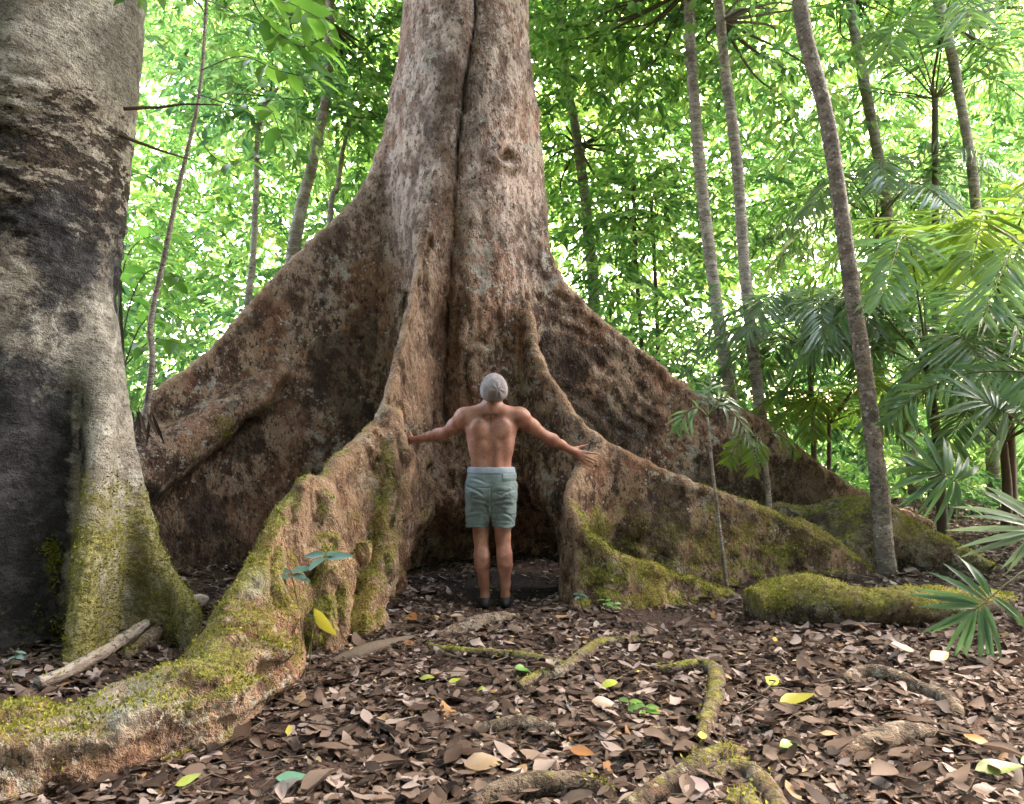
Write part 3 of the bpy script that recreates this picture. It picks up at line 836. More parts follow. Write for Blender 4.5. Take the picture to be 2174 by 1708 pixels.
# ------------------------------------------------------------------ slender trees one can tell apart
slender_tree('slender_tree', 'straight pale pole-like tree, leftmost of the tall thin trunks right of the giant tree',
    [(1452, -420, 9.6, 20), (1460, -100, 9.6, 22), (1468, 120, 9.6, 24), (1490, 400, 9.6, 26), (1520, 640, 9.6, 27), (1550, 840, 9.6, 29), (1570, 1010, 9.6, 38)],
    [((1.6, 10.2, 8.9), (2.2, 2.2, 1.5), 500), (at(1330, 60, 10.6), (1.1, 1.0, .8), 90)], seed=11)
slender_tree('slender_tree', 'thin wavy tree trunk second to the right of the giant tree, bent at mid height',
    [(1500, -420, 9.0, 20), (1522, -60, 9.0, 22), (1538, 130, 9.0, 23), (1562, 320, 9.0, 25), (1580, 560, 9.0, 25), (1604, 790, 9.0, 26), (1632, 1010, 9.0, 30)],
    [((2.6, 9.6, 8.6), (2.0, 2.2, 1.4), 450), (at(1640, 90, 9.6), (.9, .8, .8), 70)], seed=12)
slender_tree('slender_tree', 'nearest slender ringed trunk, leaning left in front of the palms',
    [(1640, -420, 6.5, 28), (1690, -60, 6.5, 31), (1708, 70, 6.5, 33), (1752, 240, 6.5, 32), (1786, 450, 6.5, 33), (1812, 640, 6.5, 34), (1845, 860, 6.5, 35), (1866, 1040, 6.5, 37), (1876, 1180, 6.45, 46), (1882, 1260, 6.4, 60)],
    [((2.9, 7.4, 8.2), (2.2, 2.0, 1.4), 420)], seed=13, mat=M_POLE)
slender_tree('slender_tree', 'thin grey trunk behind the palms, right of the leaning ringed trunk',
    [(1770, -420, 11, 18), (1800, -40, 11, 20), (1832, 160, 11, 22), (1866, 340, 11, 22), (1892, 510, 11, 23), (1912, 640, 11, 24), (1930, 900, 11, 26), (1945, 1050, 11, 28)],
    [((5.2, 12, 10.2), (2.4, 2.2, 1.7), 450), (at(1900, 40, 12), (1.2, 1, .8), 80)], seed=14)
slender_tree('slender_tree', 'dark twin-stemmed thin trunk near the right edge with hanging fronds',
    [(1960, -420, 10, 20), (1988, -40, 10, 22), (2012, 80, 10, 22), (2042, 230, 10, 20), (2062, 350, 10, 20), (2080, 520, 10, 22), (2100, 800, 10, 24), (2110, 1050, 10, 26)],
    [((6.4, 11, 9.2), (2.2, 2.2, 1.6), 420), (at(2110, 60, 11), (1.0, 1, .9), 80)], seed=15)
slender_tree('slender_tree', 'pale trunk with a crook standing close behind the right side of the giant tree',
    [(1180, -200, 13, 16), (1197, 130, 13, 19), (1222, 270, 13, 20), (1238, 390, 13, 22), (1256, 560, 13, 24), (1270, 760, 13, 26), (1280, 1000, 13, 28)],
    [((1.2, 14, 10.5), (2.6, 2.2, 1.6), 420), (at(1260, 330, 13.6), (1.3, 1, 1.0), 110), (at(1200, 60, 13.5), (1.2, 1, .9), 90)], seed=16)
slender_tree('sapling', 'thin dark sapling stem rising above the far right buttress',
    [(1345, 380, 12, 8), (1350, 560, 12, 9), (1362, 740, 12, 10), (1366, 1000, 12, 12)], [(at(1345, 470, 12), (.9, .8, .9), 80)], seed=17, mat=M_TWIG)
slender_tree('sapling', 'very thin straight sapling just left of the pale pole-like tree',
    [(1382, 420, 12.5, 7), (1390, 560, 12.5, 8), (1397, 760, 12.5, 9), (1400, 1000, 12.5, 11)], [(at(1390, 400, 12.5), (.8, .8, .8), 70)], seed=18, mat=M_TWIG)
slender_tree('slender_tree', 'pale bent trunk left of the giant tree, rising over its left buttress',
    [(720, -420, 10.2, 18), (704, -60, 10.2, 20), (697, 120, 10.2, 21), (690, 220, 10.2, 22), (664, 340, 10.2, 24), (640, 440, 10.2, 26), (622, 540, 10.2, 30), (600, 740, 10.2, 32), (590, 1010, 10.2, 36)],
    [((-2.4, 11, 9.0), (2.2, 2.0, 1.5), 450), (at(760, 120, 11), (.9, .9, .8), 70)], seed=19)
slender_tree('sapling', 'thin whitish sapling stem left of the pale bent trunk',
    [(592, 185, 9.2, 6), (560, 228, 9.2, 9), (546, 290, 9.2, 11), (545, 380, 9.2, 12), (540, 470, 9.2, 13), (536, 560, 9.2, 14), (526, 660, 9.2, 16), (515, 1010, 9.2, 20)],
    [(at(560, 200, 9.4), (.7, .6, .6), 60)], seed=20)
slender_tree('sapling', 'grey forked sapling between the pale bent trunk and the giant trunk',
    [(745, 250, 11, 6), (728, 320, 11, 9), (716, 400, 11, 11), (700, 470, 11, 13), (690, 1000, 11, 16)], [(at(740, 240, 11), (.8, .7, .6), 70)], seed=21)

# ------------------------------------------------------------------ the wood behind, one mass of leaves
def leaf_mass(name, label, n, ylo, yhi, zlo, zhi, leaf, k, thr, seed, mat, xr=0.78, freq=0.33, xcut=None, ratio=.42):
    r = np.random.default_rng(seed)
    C = np.empty((0, 3))
    while len(C) < n:
        y = ylo + (yhi - ylo) * r.random(n * 2)
        x = (r.random(n * 2) * 2 - 1) * (y * xr + 1.5)
        z = zlo + (zhi(y) - zlo) * r.random(n * 2)
        P = np.stack([x, y, z], -1)
        dn = fbm(P * np.array([1, 1, 1.3]), freq, 3, seed)
        w = dn > thr
        if xcut is not None: w &= xcut(x, y, z)
        C = np.vstack([C, P[w]])
    C = C[:n]
    C[:, 2] += -0.10 * np.maximum(C[:, 1] - 11, 0) * (C[:, 2] < 3)
    A = unit(n, r); A[:, 2] *= 0.45
    V, F, t = sprays(C, A, 0.35 + 0.4 * r.random(n), k, leaf, ratio, seed=seed + 1)
    # tone varies from clump to clump
    cl = fbm(V[F[:, 0]], 0.22, 2, seed + 9)
    t = np.clip(t + 0.55 * cl, 0, 1)
    o = obj(name, mesh_np(name, V, F, mat, smooth=False, attrs={'rnd': ('FACE', t)}))
    return tag(o, label, 'foliage', kind='stuff')
leaf_mass('far_forest', 'bright green mass of far rainforest leaves behind the trunks', 25000, 15, 33, -1.5, lambda y: 2.5 + 0.62 * y, 0.255, 12, -0.2, 31, M_LEAF)
leaf_mass('mid_forest', 'nearer green foliage between the slender trunks', 5200, 10.5, 15.5, 0.6, lambda y: 2.0 + 0.6 * y, 0.21, 10, 0.06, 41, M_LEAF, freq=0.45, ratio=.30)
leaf_mass('undergrowth', 'leafy undergrowth behind the buttresses', 5200, 9.2, 17, -0.4, lambda y: 3.0 + 0 * y, 0.15, 11, -0.12, 51, M_LEAF, freq=0.5)

# unseen leaf wall added beside and behind the camera to block low sky light
def ring_mass():
    r = np.random.default_rng(55)
    n = 9000
    a = r.random(n) * math.pi * 1.16 + math.pi * .92
    R = 8.0 + 7 * r.random(n)
    C = np.stack([np.cos(a) * R, 2.0 + np.sin(a) * R * .85, 0.2 + (9.5 + 3.5 * (np.cos(a) < .3)) * r.random(n) ** .8], -1)
    w = fbm(C, .4, 2, 56) > -.4
    # leaf slab added overhead so that light falls from above the tree
    m = 2200
    O = np.stack([(r.random(m) * 2 - 1) * 9, -9 + 10.5 * r.random(m), 8.5 + 4 * r.random(m)], -1)
    C = np.vstack([C[w], O]); A = unit(len(C), r); A[:, 2] *= .4
    V, F, t = sprays(C, A, .5 + .5 * r.random(len(C)), 11, .42, seed=57)
    o = obj('unseen_leaf_screen', mesh_np('unseen_leaf_screen', V, F, M_LEAF_DARK, smooth=False, attrs={'rnd': ('FACE', t)}))
    tag(o, 'unseen foliage added round the clearing to block low sky light', 'foliage', kind='stuff')
ring_mass()

# canopy of the two big trees and of their neighbours, overhead and out of the picture
def canopy(root, c, r, m, seed, leaf=0.34):
    r_ = np.random.default_rng(seed)
    C, A = crown_points(np.asarray(c, float), r, m, r_)
    V, F, t = sprays(C, A, 0.6 + 0.5 * r_.random(m), 12, leaf, seed=seed)
    part('crown', V, F, M_LEAF_DARK, root, smooth=False, attrs={'rnd': ('FACE', t)})
canopy(GIANT, (2.2, 11.0, 13.6), (8.0, 7.0, 1.7), 3600, 61)
canopy(LEFT_TREE, (-3.2, 6.0, 11.5), (3.6, 4.0, 1.5), 700, 62)

# ------------------------------------------------------------------ palms
M_RACHIS = simple_material('palm_stalk', (0.09, 0.10, 0.035), 0.6, 0.3, 40, 0.2)
M_PALM_PALE = leaf_material('glossy_palm_leaf', [(0, (0.06, 0.11, 0.055)), (0.6, (0.11, 0.17, 0.09)), (1, (0.17, 0.22, 0.13))], 0.35, 0.25, 0.8)
M_PALM_SUN = leaf_material('sunlit_palm_leaf', [(0, (0.07, 0.14, 0.02)), (1, (0.14, 0.22, 0.03))], 0.6, 0.3, 0.5)

def frond_data(P, n, ll, lw, droop=0.5, angle=55, seed=0, start=0.22, width_end=0.35, upv=UP, fan=False):
    """P control points of the stalk; leaflets both sides. returns rachis (V,F), leaflet arrays"""
    r = np.random.default_rng(seed)
    D = catmull(np.asarray(P, float), 8)
    s = np.concatenate([[0], np.cumsum(np.linalg.norm(np.diff(D, axis=0), axis=1))]); s /= s[-1]
    rad = np.linspace(.011, .003, len(D)) * (0.6 + ll)
    rv = tube(D, rad, 5)
    T = np.gradient(D, axis=0); T /= np.linalg.norm(T, axis=1)[:, None]
    tt = np.linspace(start, 1.0, n)
    pts, dirs, nrm, L, W = [], [], [], [], []
    for t in tt:
        p = np.array([np.interp(t, s, D[:, i]) for i in range(3)]); tg = np.array([np.interp(t, s, T[:, i]) for i in range(3)]); tg /= np.linalg.norm(tg)
        sd = np.cross(tg, upv); sd /= np.linalg.norm(sd) + 1e-6
        up = np.cross(sd, tg)
        u = (t - start) / (1 - start)
        a = math.radians((112 * (1 - u) + 4 if fan else angle * (1.15 - 0.65 * u)) + r.normal() * 5)
        prof = (0.55 + 0.45 * math.sin(math.pi * min(1, u * 1.25 + .15))) if u < .7 else (0.98 - (u - .7) * (1 - width_end) / .3)
        if fan: prof = .78 + .22 * math.sin(math.pi * u)
        for sg in (-1, 1):
            if r.random() < 0.04: continue
            d = math.cos(a) * tg + math.sin(a) * sg * sd + 0.18 * up
            d[2] -= droop * 0.35 * (0.7 + 0.6 * r.random())
            pts.append(p); dirs.append(d); nrm.append(up + 0.25 * sg * -sd + .15 * r.normal(size=3)); l = ll * prof * (0.88 + 0.24 * r.random())
            L.append(l); W.append(lw * (0.8 + 0.4 * r.random()))
    return rv, tuple(np.array(x) for x in (pts, dirs, nrm, L, W))

def add_frond(root, P, n, ll, lw, mat, droop=0.5, angle=55, seed=0, single=False, tone=0.5, **kw):
    rv, (p, d, nn, L, W) = frond_data(P, n, ll, lw, droop, angle, seed, **kw)
    r = np.random.default_rng(seed + 99)
    if single:
        fo = part('frond', rv[0], rv[1], M_RACHIS, root)
        for i in range(len(p)):
            V, F, li = leaf_batch(p[i:i + 1], d[i:i + 1], nn[i:i + 1], L[i:i + 1], W[i:i + 1], 'fine', bend=droop * (0.4 + .5 * r.random()), fold=0.35, twist=0.5 * r.normal())
            me = mesh_np('leaflet', V, F, mat, attrs={'rnd': ('FACE', np.full(len(F), np.clip(tone + .2 * r.normal(), 0, 1)))}, loc=tuple(root.location))
            obj('leaflet', me, fo)
        return fo
    V, F, li = leaf_batch(p, d, nn, L, W, 'mid', bend=droop * (0.4 + .5 * r.random(len(p))), fold=0.35, twist=0.4 * r.normal(size=len(p)))
    fo = part('frond', V, F, mat, root, attrs={'rnd': ('FACE', np.clip(tone + .2 * r.normal(size=len(p)), 0, 1)[li])})
    obj('stalk', mesh_np('stalk', rv[0], rv[1], M_RACHIS, loc=tuple(root.location)), fo)
    return fo

def arc(base, tip, lift):
    base = np.asarray(base, float); tip = np.asarray(tip, float)
    return [base, base * .62 + tip * .38 + UP * lift, base * .25 + tip * .75 + UP * lift * .75, tip]

def palm(label, cpx, cpy, d, nf, fl, ll, lw, seed, mat, stem_w=20, foot=None, up=0.5, tone=0.5, nlf=30, group='understorey palms'):
    """a whole palm: crown at the pixel, stem to the ground, nf fronds"""
    r = np.random.default_rng(seed)
    c = at(cpx, cpy, d)
    fx, fy = (c[0] + 0.1 * r.normal(), c[1] + 0.1) if foot is None else foot
    g = float(ground_h(fx, fy))
    root = empty('palm', (fx, fy, g), label, 'palm', group)
    P = catmull(np.array([(fx, fy, g - .05), ((fx + c[0]) / 2 + .03, (fy + c[1]) / 2, (g + c[2]) / 2), c]), 8)
    w = stem_w * d / FPX / 2
    v, f = tube(P, np.linspace(w * 1.2, w * .8, len(P)), 8)
    part('stem', v, f, M_TWIG, root)
    for i in range(nf):
        a = 2 * math.pi * (i + .6 * r.random()) / nf
        el = up * (0.3 + 1.0 * r.random())
        l = fl * (0.75 + .45 * r.random())
        h = np.array((math.cos(a), math.sin(a), 0))
        mid = c + h * l * .5 + UP * l * .55 * el
        tip = c + h * l * .95 + UP * l * (0.55 * el - 0.35)
        add_frond(root, [c, c + h * l * .2 + UP * l * .3 * el, mid, tip], nlf, ll, lw, mat, 0.55, 55, seed * 31 + i, tone=tone)
    return root

palm('dark arching palm right of the leaning ringed trunk', 1970, 790, 7.6, 13, 1.8, .60, .042, 201, M_PALM, up=0.9)
palm('sunlit palm with broad yellow-green fronds at the right edge', 2120, 620, 7.8, 13, 1.9, .66, .050, 202, M_PALM_SUN, up=1.0, tone=.7)
palm('tall palm high at the top right with hanging leaflets', 1985, 210, 10.5, 13, 2.3, .65, .042, 203, M_PALM, up=.7, stem_w=16)
palm('small palm behind the two thin wavy trunks', 1715, 740, 8.6, 12, 1.5, .55, .04, 204, M_PALM_PALE, up=.7, stem_w=12)
palm('yellow-green palm low between the far buttress and the ringed trunk', 1760, 900, 8.8, 11, 1.2, .42, .034, 205, M_PALM_SUN, up=.8, stem_w=10, tone=.75)
palm('dense low palm in the far right shade', 2130, 940, 7.4, 12, 1.4, .48, .036, 206, M_PALM, up=.8)
palm('broad dark palm at the far right edge under the sunlit one', 2230, 800, 7.0, 12, 1.7, .6, .042, 208, M_PALM, up=.8)
palm('grey-green palm crown halfway up beside the twin-stemmed trunk', 1860, 470, 11.0, 12, 2.0, .6, .042, 207, M_PALM_PALE, up=.6, stem_w=14)

def gz(p): return float(ground_h(p[0], p[1]))
# near palm whose fronds reach in from the right edge, each leaflet a piece
c0 = at(2420, 1120, 5.0)
pr = empty('palm', (c0[0], c0[1], gz(c0)), 'nearest palm reaching fronds in from the right edge', 'palm', 'understorey palms')
v, f = tube(catmull(np.array([(c0[0], c0[1], gz(c0) - .05), (c0[0] + .03, c0[1], .3), (c0[0], c0[1], .85)]), 6), np.linspace(.06, .04, 13), 8)
part('stem', v, f, M_TWIG, pr)
cc = np.array((c0[0], c0[1], .85))
def pxs(rows): return [at(*q) for q in rows]
add_frond(pr, [cc] + pxs([(2330, 1010, 5.0), (2260, 1075, 4.85), (2195, 1135, 4.75)]), 10, .46, .040, M_PALM_PALE, .55, 40, 301, True, upv=np.array((0, -.8, .6)), tone=.8, start=.9, fan=True)
add_frond(pr, [cc] + pxs([(2280, 1150, 4.7), (2170, 1215, 4.55), (2065, 1300, 4.45)]), 11, .36, .034, M_PALM, .5, 62, 302, True, upv=np.array((0, -.85, .5)), tone=.1, start=.9, fan=True)
add_frond(pr, [cc] + pxs([(2250, 1120, 5.3), (2110, 1060, 5.5), (1985, 1000, 5.6)]), 12, .40, .040, M_PALM, .6, 60, 303, True, upv=np.array((0, -.9, .4)), tone=.3, start=.88, fan=True)
add_frond(pr, [cc] + pxs([(2260, 1000, 5.5), (2170, 900, 5.7), (2085, 850, 5.8)]), 11, .42, .030, M_PALM_PALE, .8, 60, 304, True, upv=np.array((0, -.85, .5)), tone=.6, start=.85, fan=True)
add_frond(pr, [cc] + pxs([(2250, 820, 5.7), (2080, 790, 6.0), (1960, 830, 6.2), (1890, 890, 6.3)]), 28, .42, .038, M_PALM, .9, 65, 305, True, upv=np.array((0, -.8, .6)), tone=.25, start=.35)
# pale young palm standing against the right buttress
b = at(1545, 1215, 6.05)
yp = empty('young_palm', (b[0], b[1], gz(b)), 'slim young palm with drooping pale fronds in front of the right buttress', 'palm')
top = at(1502, 885, 6.0)
v, f = tube(catmull(np.array([(b[0], b[1], gz(b) - .03), at(1525, 1100, 6.03), at(1512, 990, 6.0), top]), 6), np.linspace(.016, .010, 19), 7)
part('stem', v, f, M_PALE, yp, attrs=zeros(v))
for i, (tp, lift, mt) in enumerate((((1440, 905, 6.0), .10, M_PALM), ((1560, 850, 6.1), .08, M_PALM_PALE), ((1590, 935, 5.9), .16, M_PALM_PALE), ((1510, 800, 6.2), .02, M_PALM_PALE))):
    add_frond(yp, arc(top, at(*tp), lift), 7, .22, .026, mt, .7, 50, 320 + i, True, upv=np.array((0, -.6, .8)), tone=.6, start=.3)
b = at(1640, 1090, 6.9)
yp2 = empty('young_palm', (b[0], b[1], gz(b)), 'young palm with two small yellow-green fronds before the far buttress', 'palm')
top = at(1612, 930, 6.9)
v, f = tube(catmull(np.array([(b[0], b[1], gz(b) - .03), at(1628, 1010, 6.9), top]), 6), np.linspace(.03, .016, 13), 7)
part('stem', v, f, M_PALE, yp2, attrs=zeros(v))
for i, tp in enumerate(((1545, 980, 6.8), (1690, 960, 6.9), (1600, 1000, 6.6))):
    add_frond(yp2, arc(top, at(*tp), .10), 10, .20, .026, M_PALM_SUN, .6, 50, 330 + i, True, upv=np.array((0, -.6, .8)), tone=.6, start=.3)

# ------------------------------------------------------------------ broad-leaved saplings with leaves one can pick out
BROAD = []
for i in range(10):
    r = np.random.default_rng(500 + i)
    V, F, li = leaf_batch(np.zeros((1, 3)), np.array([[1.0, 0, 0]]), UP[None], np.array([1.0]), np.array([.36 + .1 * r.random()]), 'fine', bend=.15 + .35 * r.random(), fold=.2 + .2 * r.random(), wave=.12 * r.random(), twist=.3 * r.normal())
    me = mesh_np('leaf', V, F, M_LEAF_NEAR, attrs={'rnd': ('FACE', np.full(len(F), r.random()))})
    BROAD.append(me)
def orient(d, n):
    d = np.asarray(d, float); d = d / np.linalg.norm(d)
    s = np.cross(n, d); s /= np.linalg.norm(s) + 1e-9
    u = np.cross(d, s)
    return Matrix(((d[0], s[0], u[0]), (d[1], s[1], u[1]), (d[2], s[2], u[2])))
def leaf_obj(root, p, d, n, size, mesh, name='leaf'):
    M = orient(d, n).to_4x4()
    o = bpy.data.objects.new(name, mesh); COL.objects.link(o)
    o.matrix_basis = Matrix.Translation(Vector(p) - (root.location if root is not None else Vector())) @ M @ Matrix.Diagonal((size, size, size, 1))
    if root is not None: o.parent = root
    return o

def leafy_twig(root, P, size, n, seed, stem_r=.006, start=.25):
    r = np.random.default_rng(seed)
    D = catmull(np.asarray(P, float), 8)
    v, f = tube(D, np.linspace(stem_r, stem_r * .4, len(D)), 5)
    part('twig', v, f, M_TWIG, root)
    for k in range(n):
        t = start + (1 - start) * (k + .5) / n
        j = min(int(t * (len(D) - 1)), len(D) - 2)
        p = D[j] + (D[j + 1] - D[j]) * (t * (len(D) - 1) - j)
        tg = D[j + 1] - D[j]; tg /= np.linalg.norm(tg)
        sd = np.cross(tg, UP); sd /= np.linalg.norm(sd) + 1e-6
        dr = tg * (.5 + .6 * t) + sd * (1 if k % 2 else -1) * (.8 + .3 * r.random()) + .3 * r.normal(size=3)
        dr[2] -= .35 * r.random() + .1
        leaf_obj(root, p, dr, UP + .45 * r.normal(size=3), size * (.7 + .5 * r.random()), BROAD[int(r.integers(len(BROAD)))])

b = at(300, 900, 6.15)
sp = empty('sapling', tuple(b), 'thin leaning sapling with big bright leaves, rooted on the left buttress', 'tree')
(v, f), D = trunk_tube([(445, -160, 5.6, 6), (440, -20, 5.7, 7), (425, 180, 5.8, 8), (402, 300, 5.9, 9), (372, 430, 6.0, 10), (346, 560, 6.05, 12), (319, 690, 6.1, 13), (323, 760, 6.1, 14), (312, 860, 6.15, 15), (303, 910, 6.15, 18)], sides=7, seed=3)
part('trunk', v, f, M_PALE, sp, attrs=zeros(v))
for i, (rows, n, sz) in enumerate((
        ([(440, 0, 5.7), (520, 40, 5.3), (600, 70, 5.0), (690, 110, 4.8)], 15, .25), ([(440, -60, 5.7), (520, -30, 5.2), (600, 0, 4.9), (680, 40, 4.7)], 15, .26),
        ([(425, 150, 5.8), (510, 120, 5.4), (590, 150, 5.1), (680, 170, 4.9)], 13, .22), ([(430, 20, 5.7), (400, -10, 5.2), (340, -20, 4.8), (270, -5, 4.4)], 10, .17),
        ([(418, 200, 5.8), (500, 225, 5.6), (570, 230, 5.5), (600, 300, 5.4)], 9, .2), ([(520, -40, 5.0), (560, 40, 4.9), (640, 100, 4.7), (710, 60, 4.6)], 12, .24),
        ([(410, 270, 5.9), (450, 330, 5.8), (500, 350, 5.7), (545, 330, 5.6)], 8, .17))):
    leafy_twig(sp, pxs(rows), sz, n, 520 + i)
# clump of dead leaves hanging where it is rooted
for k in range(12):
    r = np.random.default_rng(560 + k)
    p = at(300 + 18 * r.normal(), 872 + 6 * r.normal(), 6.05)
    V, F, li = leaf_batch(p[None], np.array([[.25 * r.normal(), -.25 * r.random(), -1.0]]), np.array([[0.3 * r.normal(), -1, .1]]), np.array([.22 + .12 * r.random()]), np.array([.03]), 'fine', bend=.2 * r.normal(), fold=.4)
    part('dead_leaf', V, F, M_LITTER, sp, attrs={'rnd': ('FACE', np.full(len(F), .25 + .5 * r.random()))})

b = at(270, 900, 7.4)
sh = empty('shrub', (b[0], b[1], gz(b)), 'dark broad-leaved shrub beside the grey tree, above the left buttress', 'shrub')
for i, rows in enumerate(([(262, 780, 7.4), (300, 690, 7.3), (350, 660, 7.2), (400, 690, 7.1)], [(255, 740, 7.4), (285, 620, 7.3), (330, 570, 7.2), (390, 600, 7.1)],
        [(250, 700, 7.4), (265, 560, 7.3), (300, 510, 7.2), (350, 500, 7.1)], [(262, 780, 7.4), (300, 740, 7.2), (330, 720, 7.1), (380, 730, 7.0)], [(250, 420, 7.6), (270, 380, 7.2), (300, 370, 7.0), (340, 390, 6.9)])):
    leafy_twig(sh, pxs(rows), .24, 11, 540 + i, .008)
v, f = tube(catmull(np.array([(b[0], b[1], gz(b) - .05), at(262, 820, 7.4), at(255, 640, 7.4), at(250, 420, 7.6)]), 6), np.linspace(.03, .012, 19), 7)
part('stem', v, f, M_TWIG, sh)

# dead branches sticking out of the grey tree
for i, (rows, w) in enumerate((([(262, 232, 4.9), (330, 228, 4.95), (395, 222, 5.0), (470, 224, 5.05)], .013), ([(255, 288, 4.9), (300, 305, 4.9), (350, 322, 4.95), (402, 338, 5.0)], .014))):
    D = catmull(np.array(pxs(rows)), 8)
    D += .008 * np.stack([fbm(D, 9, 2, 3), fbm(D, 9, 2, 4), fbm(D, 9, 2, 5)], -1)
    v, f = tube(D, np.linspace(w, w * .35, len(D)), 7)
    part('dead_branch', v, f, M_TWIG, LEFT_TREE)

# ------------------------------------------------------------------ roots, log and stones on the forest floor
def gpt(px, py, off=0.0):
    """point of the ground seen at a pixel, raised by off"""
    lo, hi = 1.5, 30.0
    for _ in range(40):
        d = .5 * (lo + hi)
        p = at(px, py, d)
        if p[2] > float(ground_h(p[0], p[1])) + off: lo = d
        else: hi = d
    return at(px, py, d)

def root_tube(name, label, rows, cat='root', mat=None, sides=14, rough=.12, moss=.30, seed=0, off=.4, flat=1.0, group=None, depth=None):
    """rows (px, py, radius m) of its middle line; lies half sunk in the floor"""
    P = np.array([list(gpt(a, b, r * off)) + [r] for a, b, r in rows])
    D = catmull(P, 9)
    V, F = tube(D[:, :3], D[:, 3], sides)
    N = V - np.vstack([np.repeat(D[:, :3], sides, 0), D[:1, :3], D[-1:, :3]])
    rr = np.linalg.norm(N, axis=1)
    N = N / (rr[:, None] + 1e-9)
    R = D[:, 3].mean()
    V = V + N * (rough * R * (fbm(V, .55 / R, 4, seed) * 1.8))[:, None]
    up = np.clip(N[:, 2], -1, 1)
    ms = moss - (.14 if name == 'surface_root' else 0) + .38 * up + .12 * fbm(V, 2.5, 2, seed + 3)
    b = P[0, :3].copy(); b[2] = gz(b)
    o = obj(name, mesh_np(name, V, F, mat or M_ROOT, attrs={'moss': ('POINT', ms), 'crack_shade': ('POINT', np.zeros(len(V)))}, loc=tuple(b)), None, tuple(b))
    return tag(o, label, cat, group)

root_tube('mossy_log', 'thick log-like root under bright moss on the right of the clearing', [(1600, 1296, .13), (1640, 1286, .16), (1700, 1283, .185), (1770, 1290, .17), (1850, 1293, .155), (1950, 1294, .14), (2040, 1288, .115), (2115, 1278, .06), (2150, 1275, .02)], 'log', sides=30, rough=.20, moss=.38, seed=5, off=.55)
SR = 'roots in the leaf litter'
root_tube('surface_root', 'pale forked root rising to the right in the middle of the litter', [(1100, 1462, .03), (1140, 1440, .035), (1195, 1425, .04), (1235, 1395, .042), (1275, 1368, .036), (1340, 1362, .028), (1390, 1366, .012)], seed=11, group=SR, moss=.3)
root_tube('surface_root', 'long low yellow-mossed root lying level in front of the man', [(905, 1372, .02), (960, 1384, .03), (1050, 1390, .032), (1130, 1398, .032), (1215, 1420, .03)], seed=12, group=SR, moss=.3)
root_tube('surface_root', 'mossy root bent like a hook right of the forked root', [(1400, 1425, .025), (1440, 1420, .035), (1490, 1415, .042), (1518, 1428, .046), (1520, 1465, .048), (1508, 1510, .043), (1492, 1560, .03), (1485, 1590, .012)], seed=13, group=SR, moss=.33)
root_tube('surface_root', 'brown arched root beneath the hanging palm frond', [(1790, 1450, .03), (1830, 1432, .045), (1890, 1438, .05), (1940, 1458, .042), (1985, 1475, .04), (2025, 1500, .042), (2035, 1530, .02)], seed=14, group=SR, moss=.14)
root_tube('surface_root', 'pale diagonal root near the bottom edge', [(1330, 1720, .035), (1390, 1685, .04), (1440, 1650, .04), (1500, 1612, .04), (1550, 1598, .035), (1600, 1600, .015)], seed=15, group=SR, moss=.24, off=.7)
root_tube('surface_root', 'short arched root, greenish, at the bottom edge beside the pale diagonal one', [(1495, 1672, .028), (1530, 1645, .04), (1580, 1638, .045), (1625, 1672, .046), (1665, 1740, .042)], seed=16, group=SR, moss=.22)
root_tube('surface_root', 'small mossy knuckle of root below the short arched root', [(1548, 1722, .035), (1578, 1700, .045), (1610, 1745, .045)], seed=17, group=SR, moss=.3, off=.1)
root_tube('surface_root', 'smooth grey root lying level at the bottom centre', [(1000, 1712, .03), (1060, 1688, .045), (1130, 1672, .055), (1210, 1668, .05), (1270, 1676, .035), (1310, 1690, .015)], seed=18, group=SR, moss=.05)
root_tube('surface_root', 'slim whitish root running from the grey tree down to the left', [(80, 1452, .03), (140, 1428, .034), (210, 1392, .034), (270, 1352, .034), (330, 1315, .036), (375, 1290, .04), (415, 1280, .055), (432, 1275, .04)], seed=19, group=SR, moss=.15, off=1.3, mat=M_PALE)
root_tube('surface_root', 'short mossy root stub beneath the slim whitish root', [(268, 1398, .03), (310, 1362, .045), (350, 1330, .05), (395, 1300, .055), (415, 1285, .045)], seed=20, group=SR, moss=.2, off=.6)
root_tube('surface_root', 'half-buried smooth root just before the feet of the man', [(925, 1352, .02), (980, 1335, .05), (1040, 1318, .055), (1100, 1312, .03)], seed=21, group=SR, moss=.05)
root_tube('surface_root', 'faint grey root half hidden in leaves at the lower right', [(1780, 1620, .02), (1840, 1588, .05), (1910, 1562, .055), (1970, 1560, .04), (2010, 1572, .015)], seed=22, group=SR, moss=0.0)
root_tube('fallen_branch', 'dark rotten branch lying beside the foot of the left buttress', [(700, 1408, .02), (750, 1392, .04), (800, 1376, .042), (850, 1362, .03), (880, 1352, .012)], 'branch', M_TWIG, seed=23, moss=0)
root_tube('fallen_branch', 'thin black stick slanting through the litter below the man', [(855, 1345, .012), (900, 1365, .016), (945, 1390, .016), (985, 1400, .008)], 'branch', M_TWIG, sides=8, seed=24, moss=0)
root_tube('surface_root', 'flat grey root stub in the litter at the centre', [(1020, 1552, .02), (1060, 1545, .04), (1120, 1540, .042), (1180, 1545, .02)], seed=25, group=SR, moss=0.0)

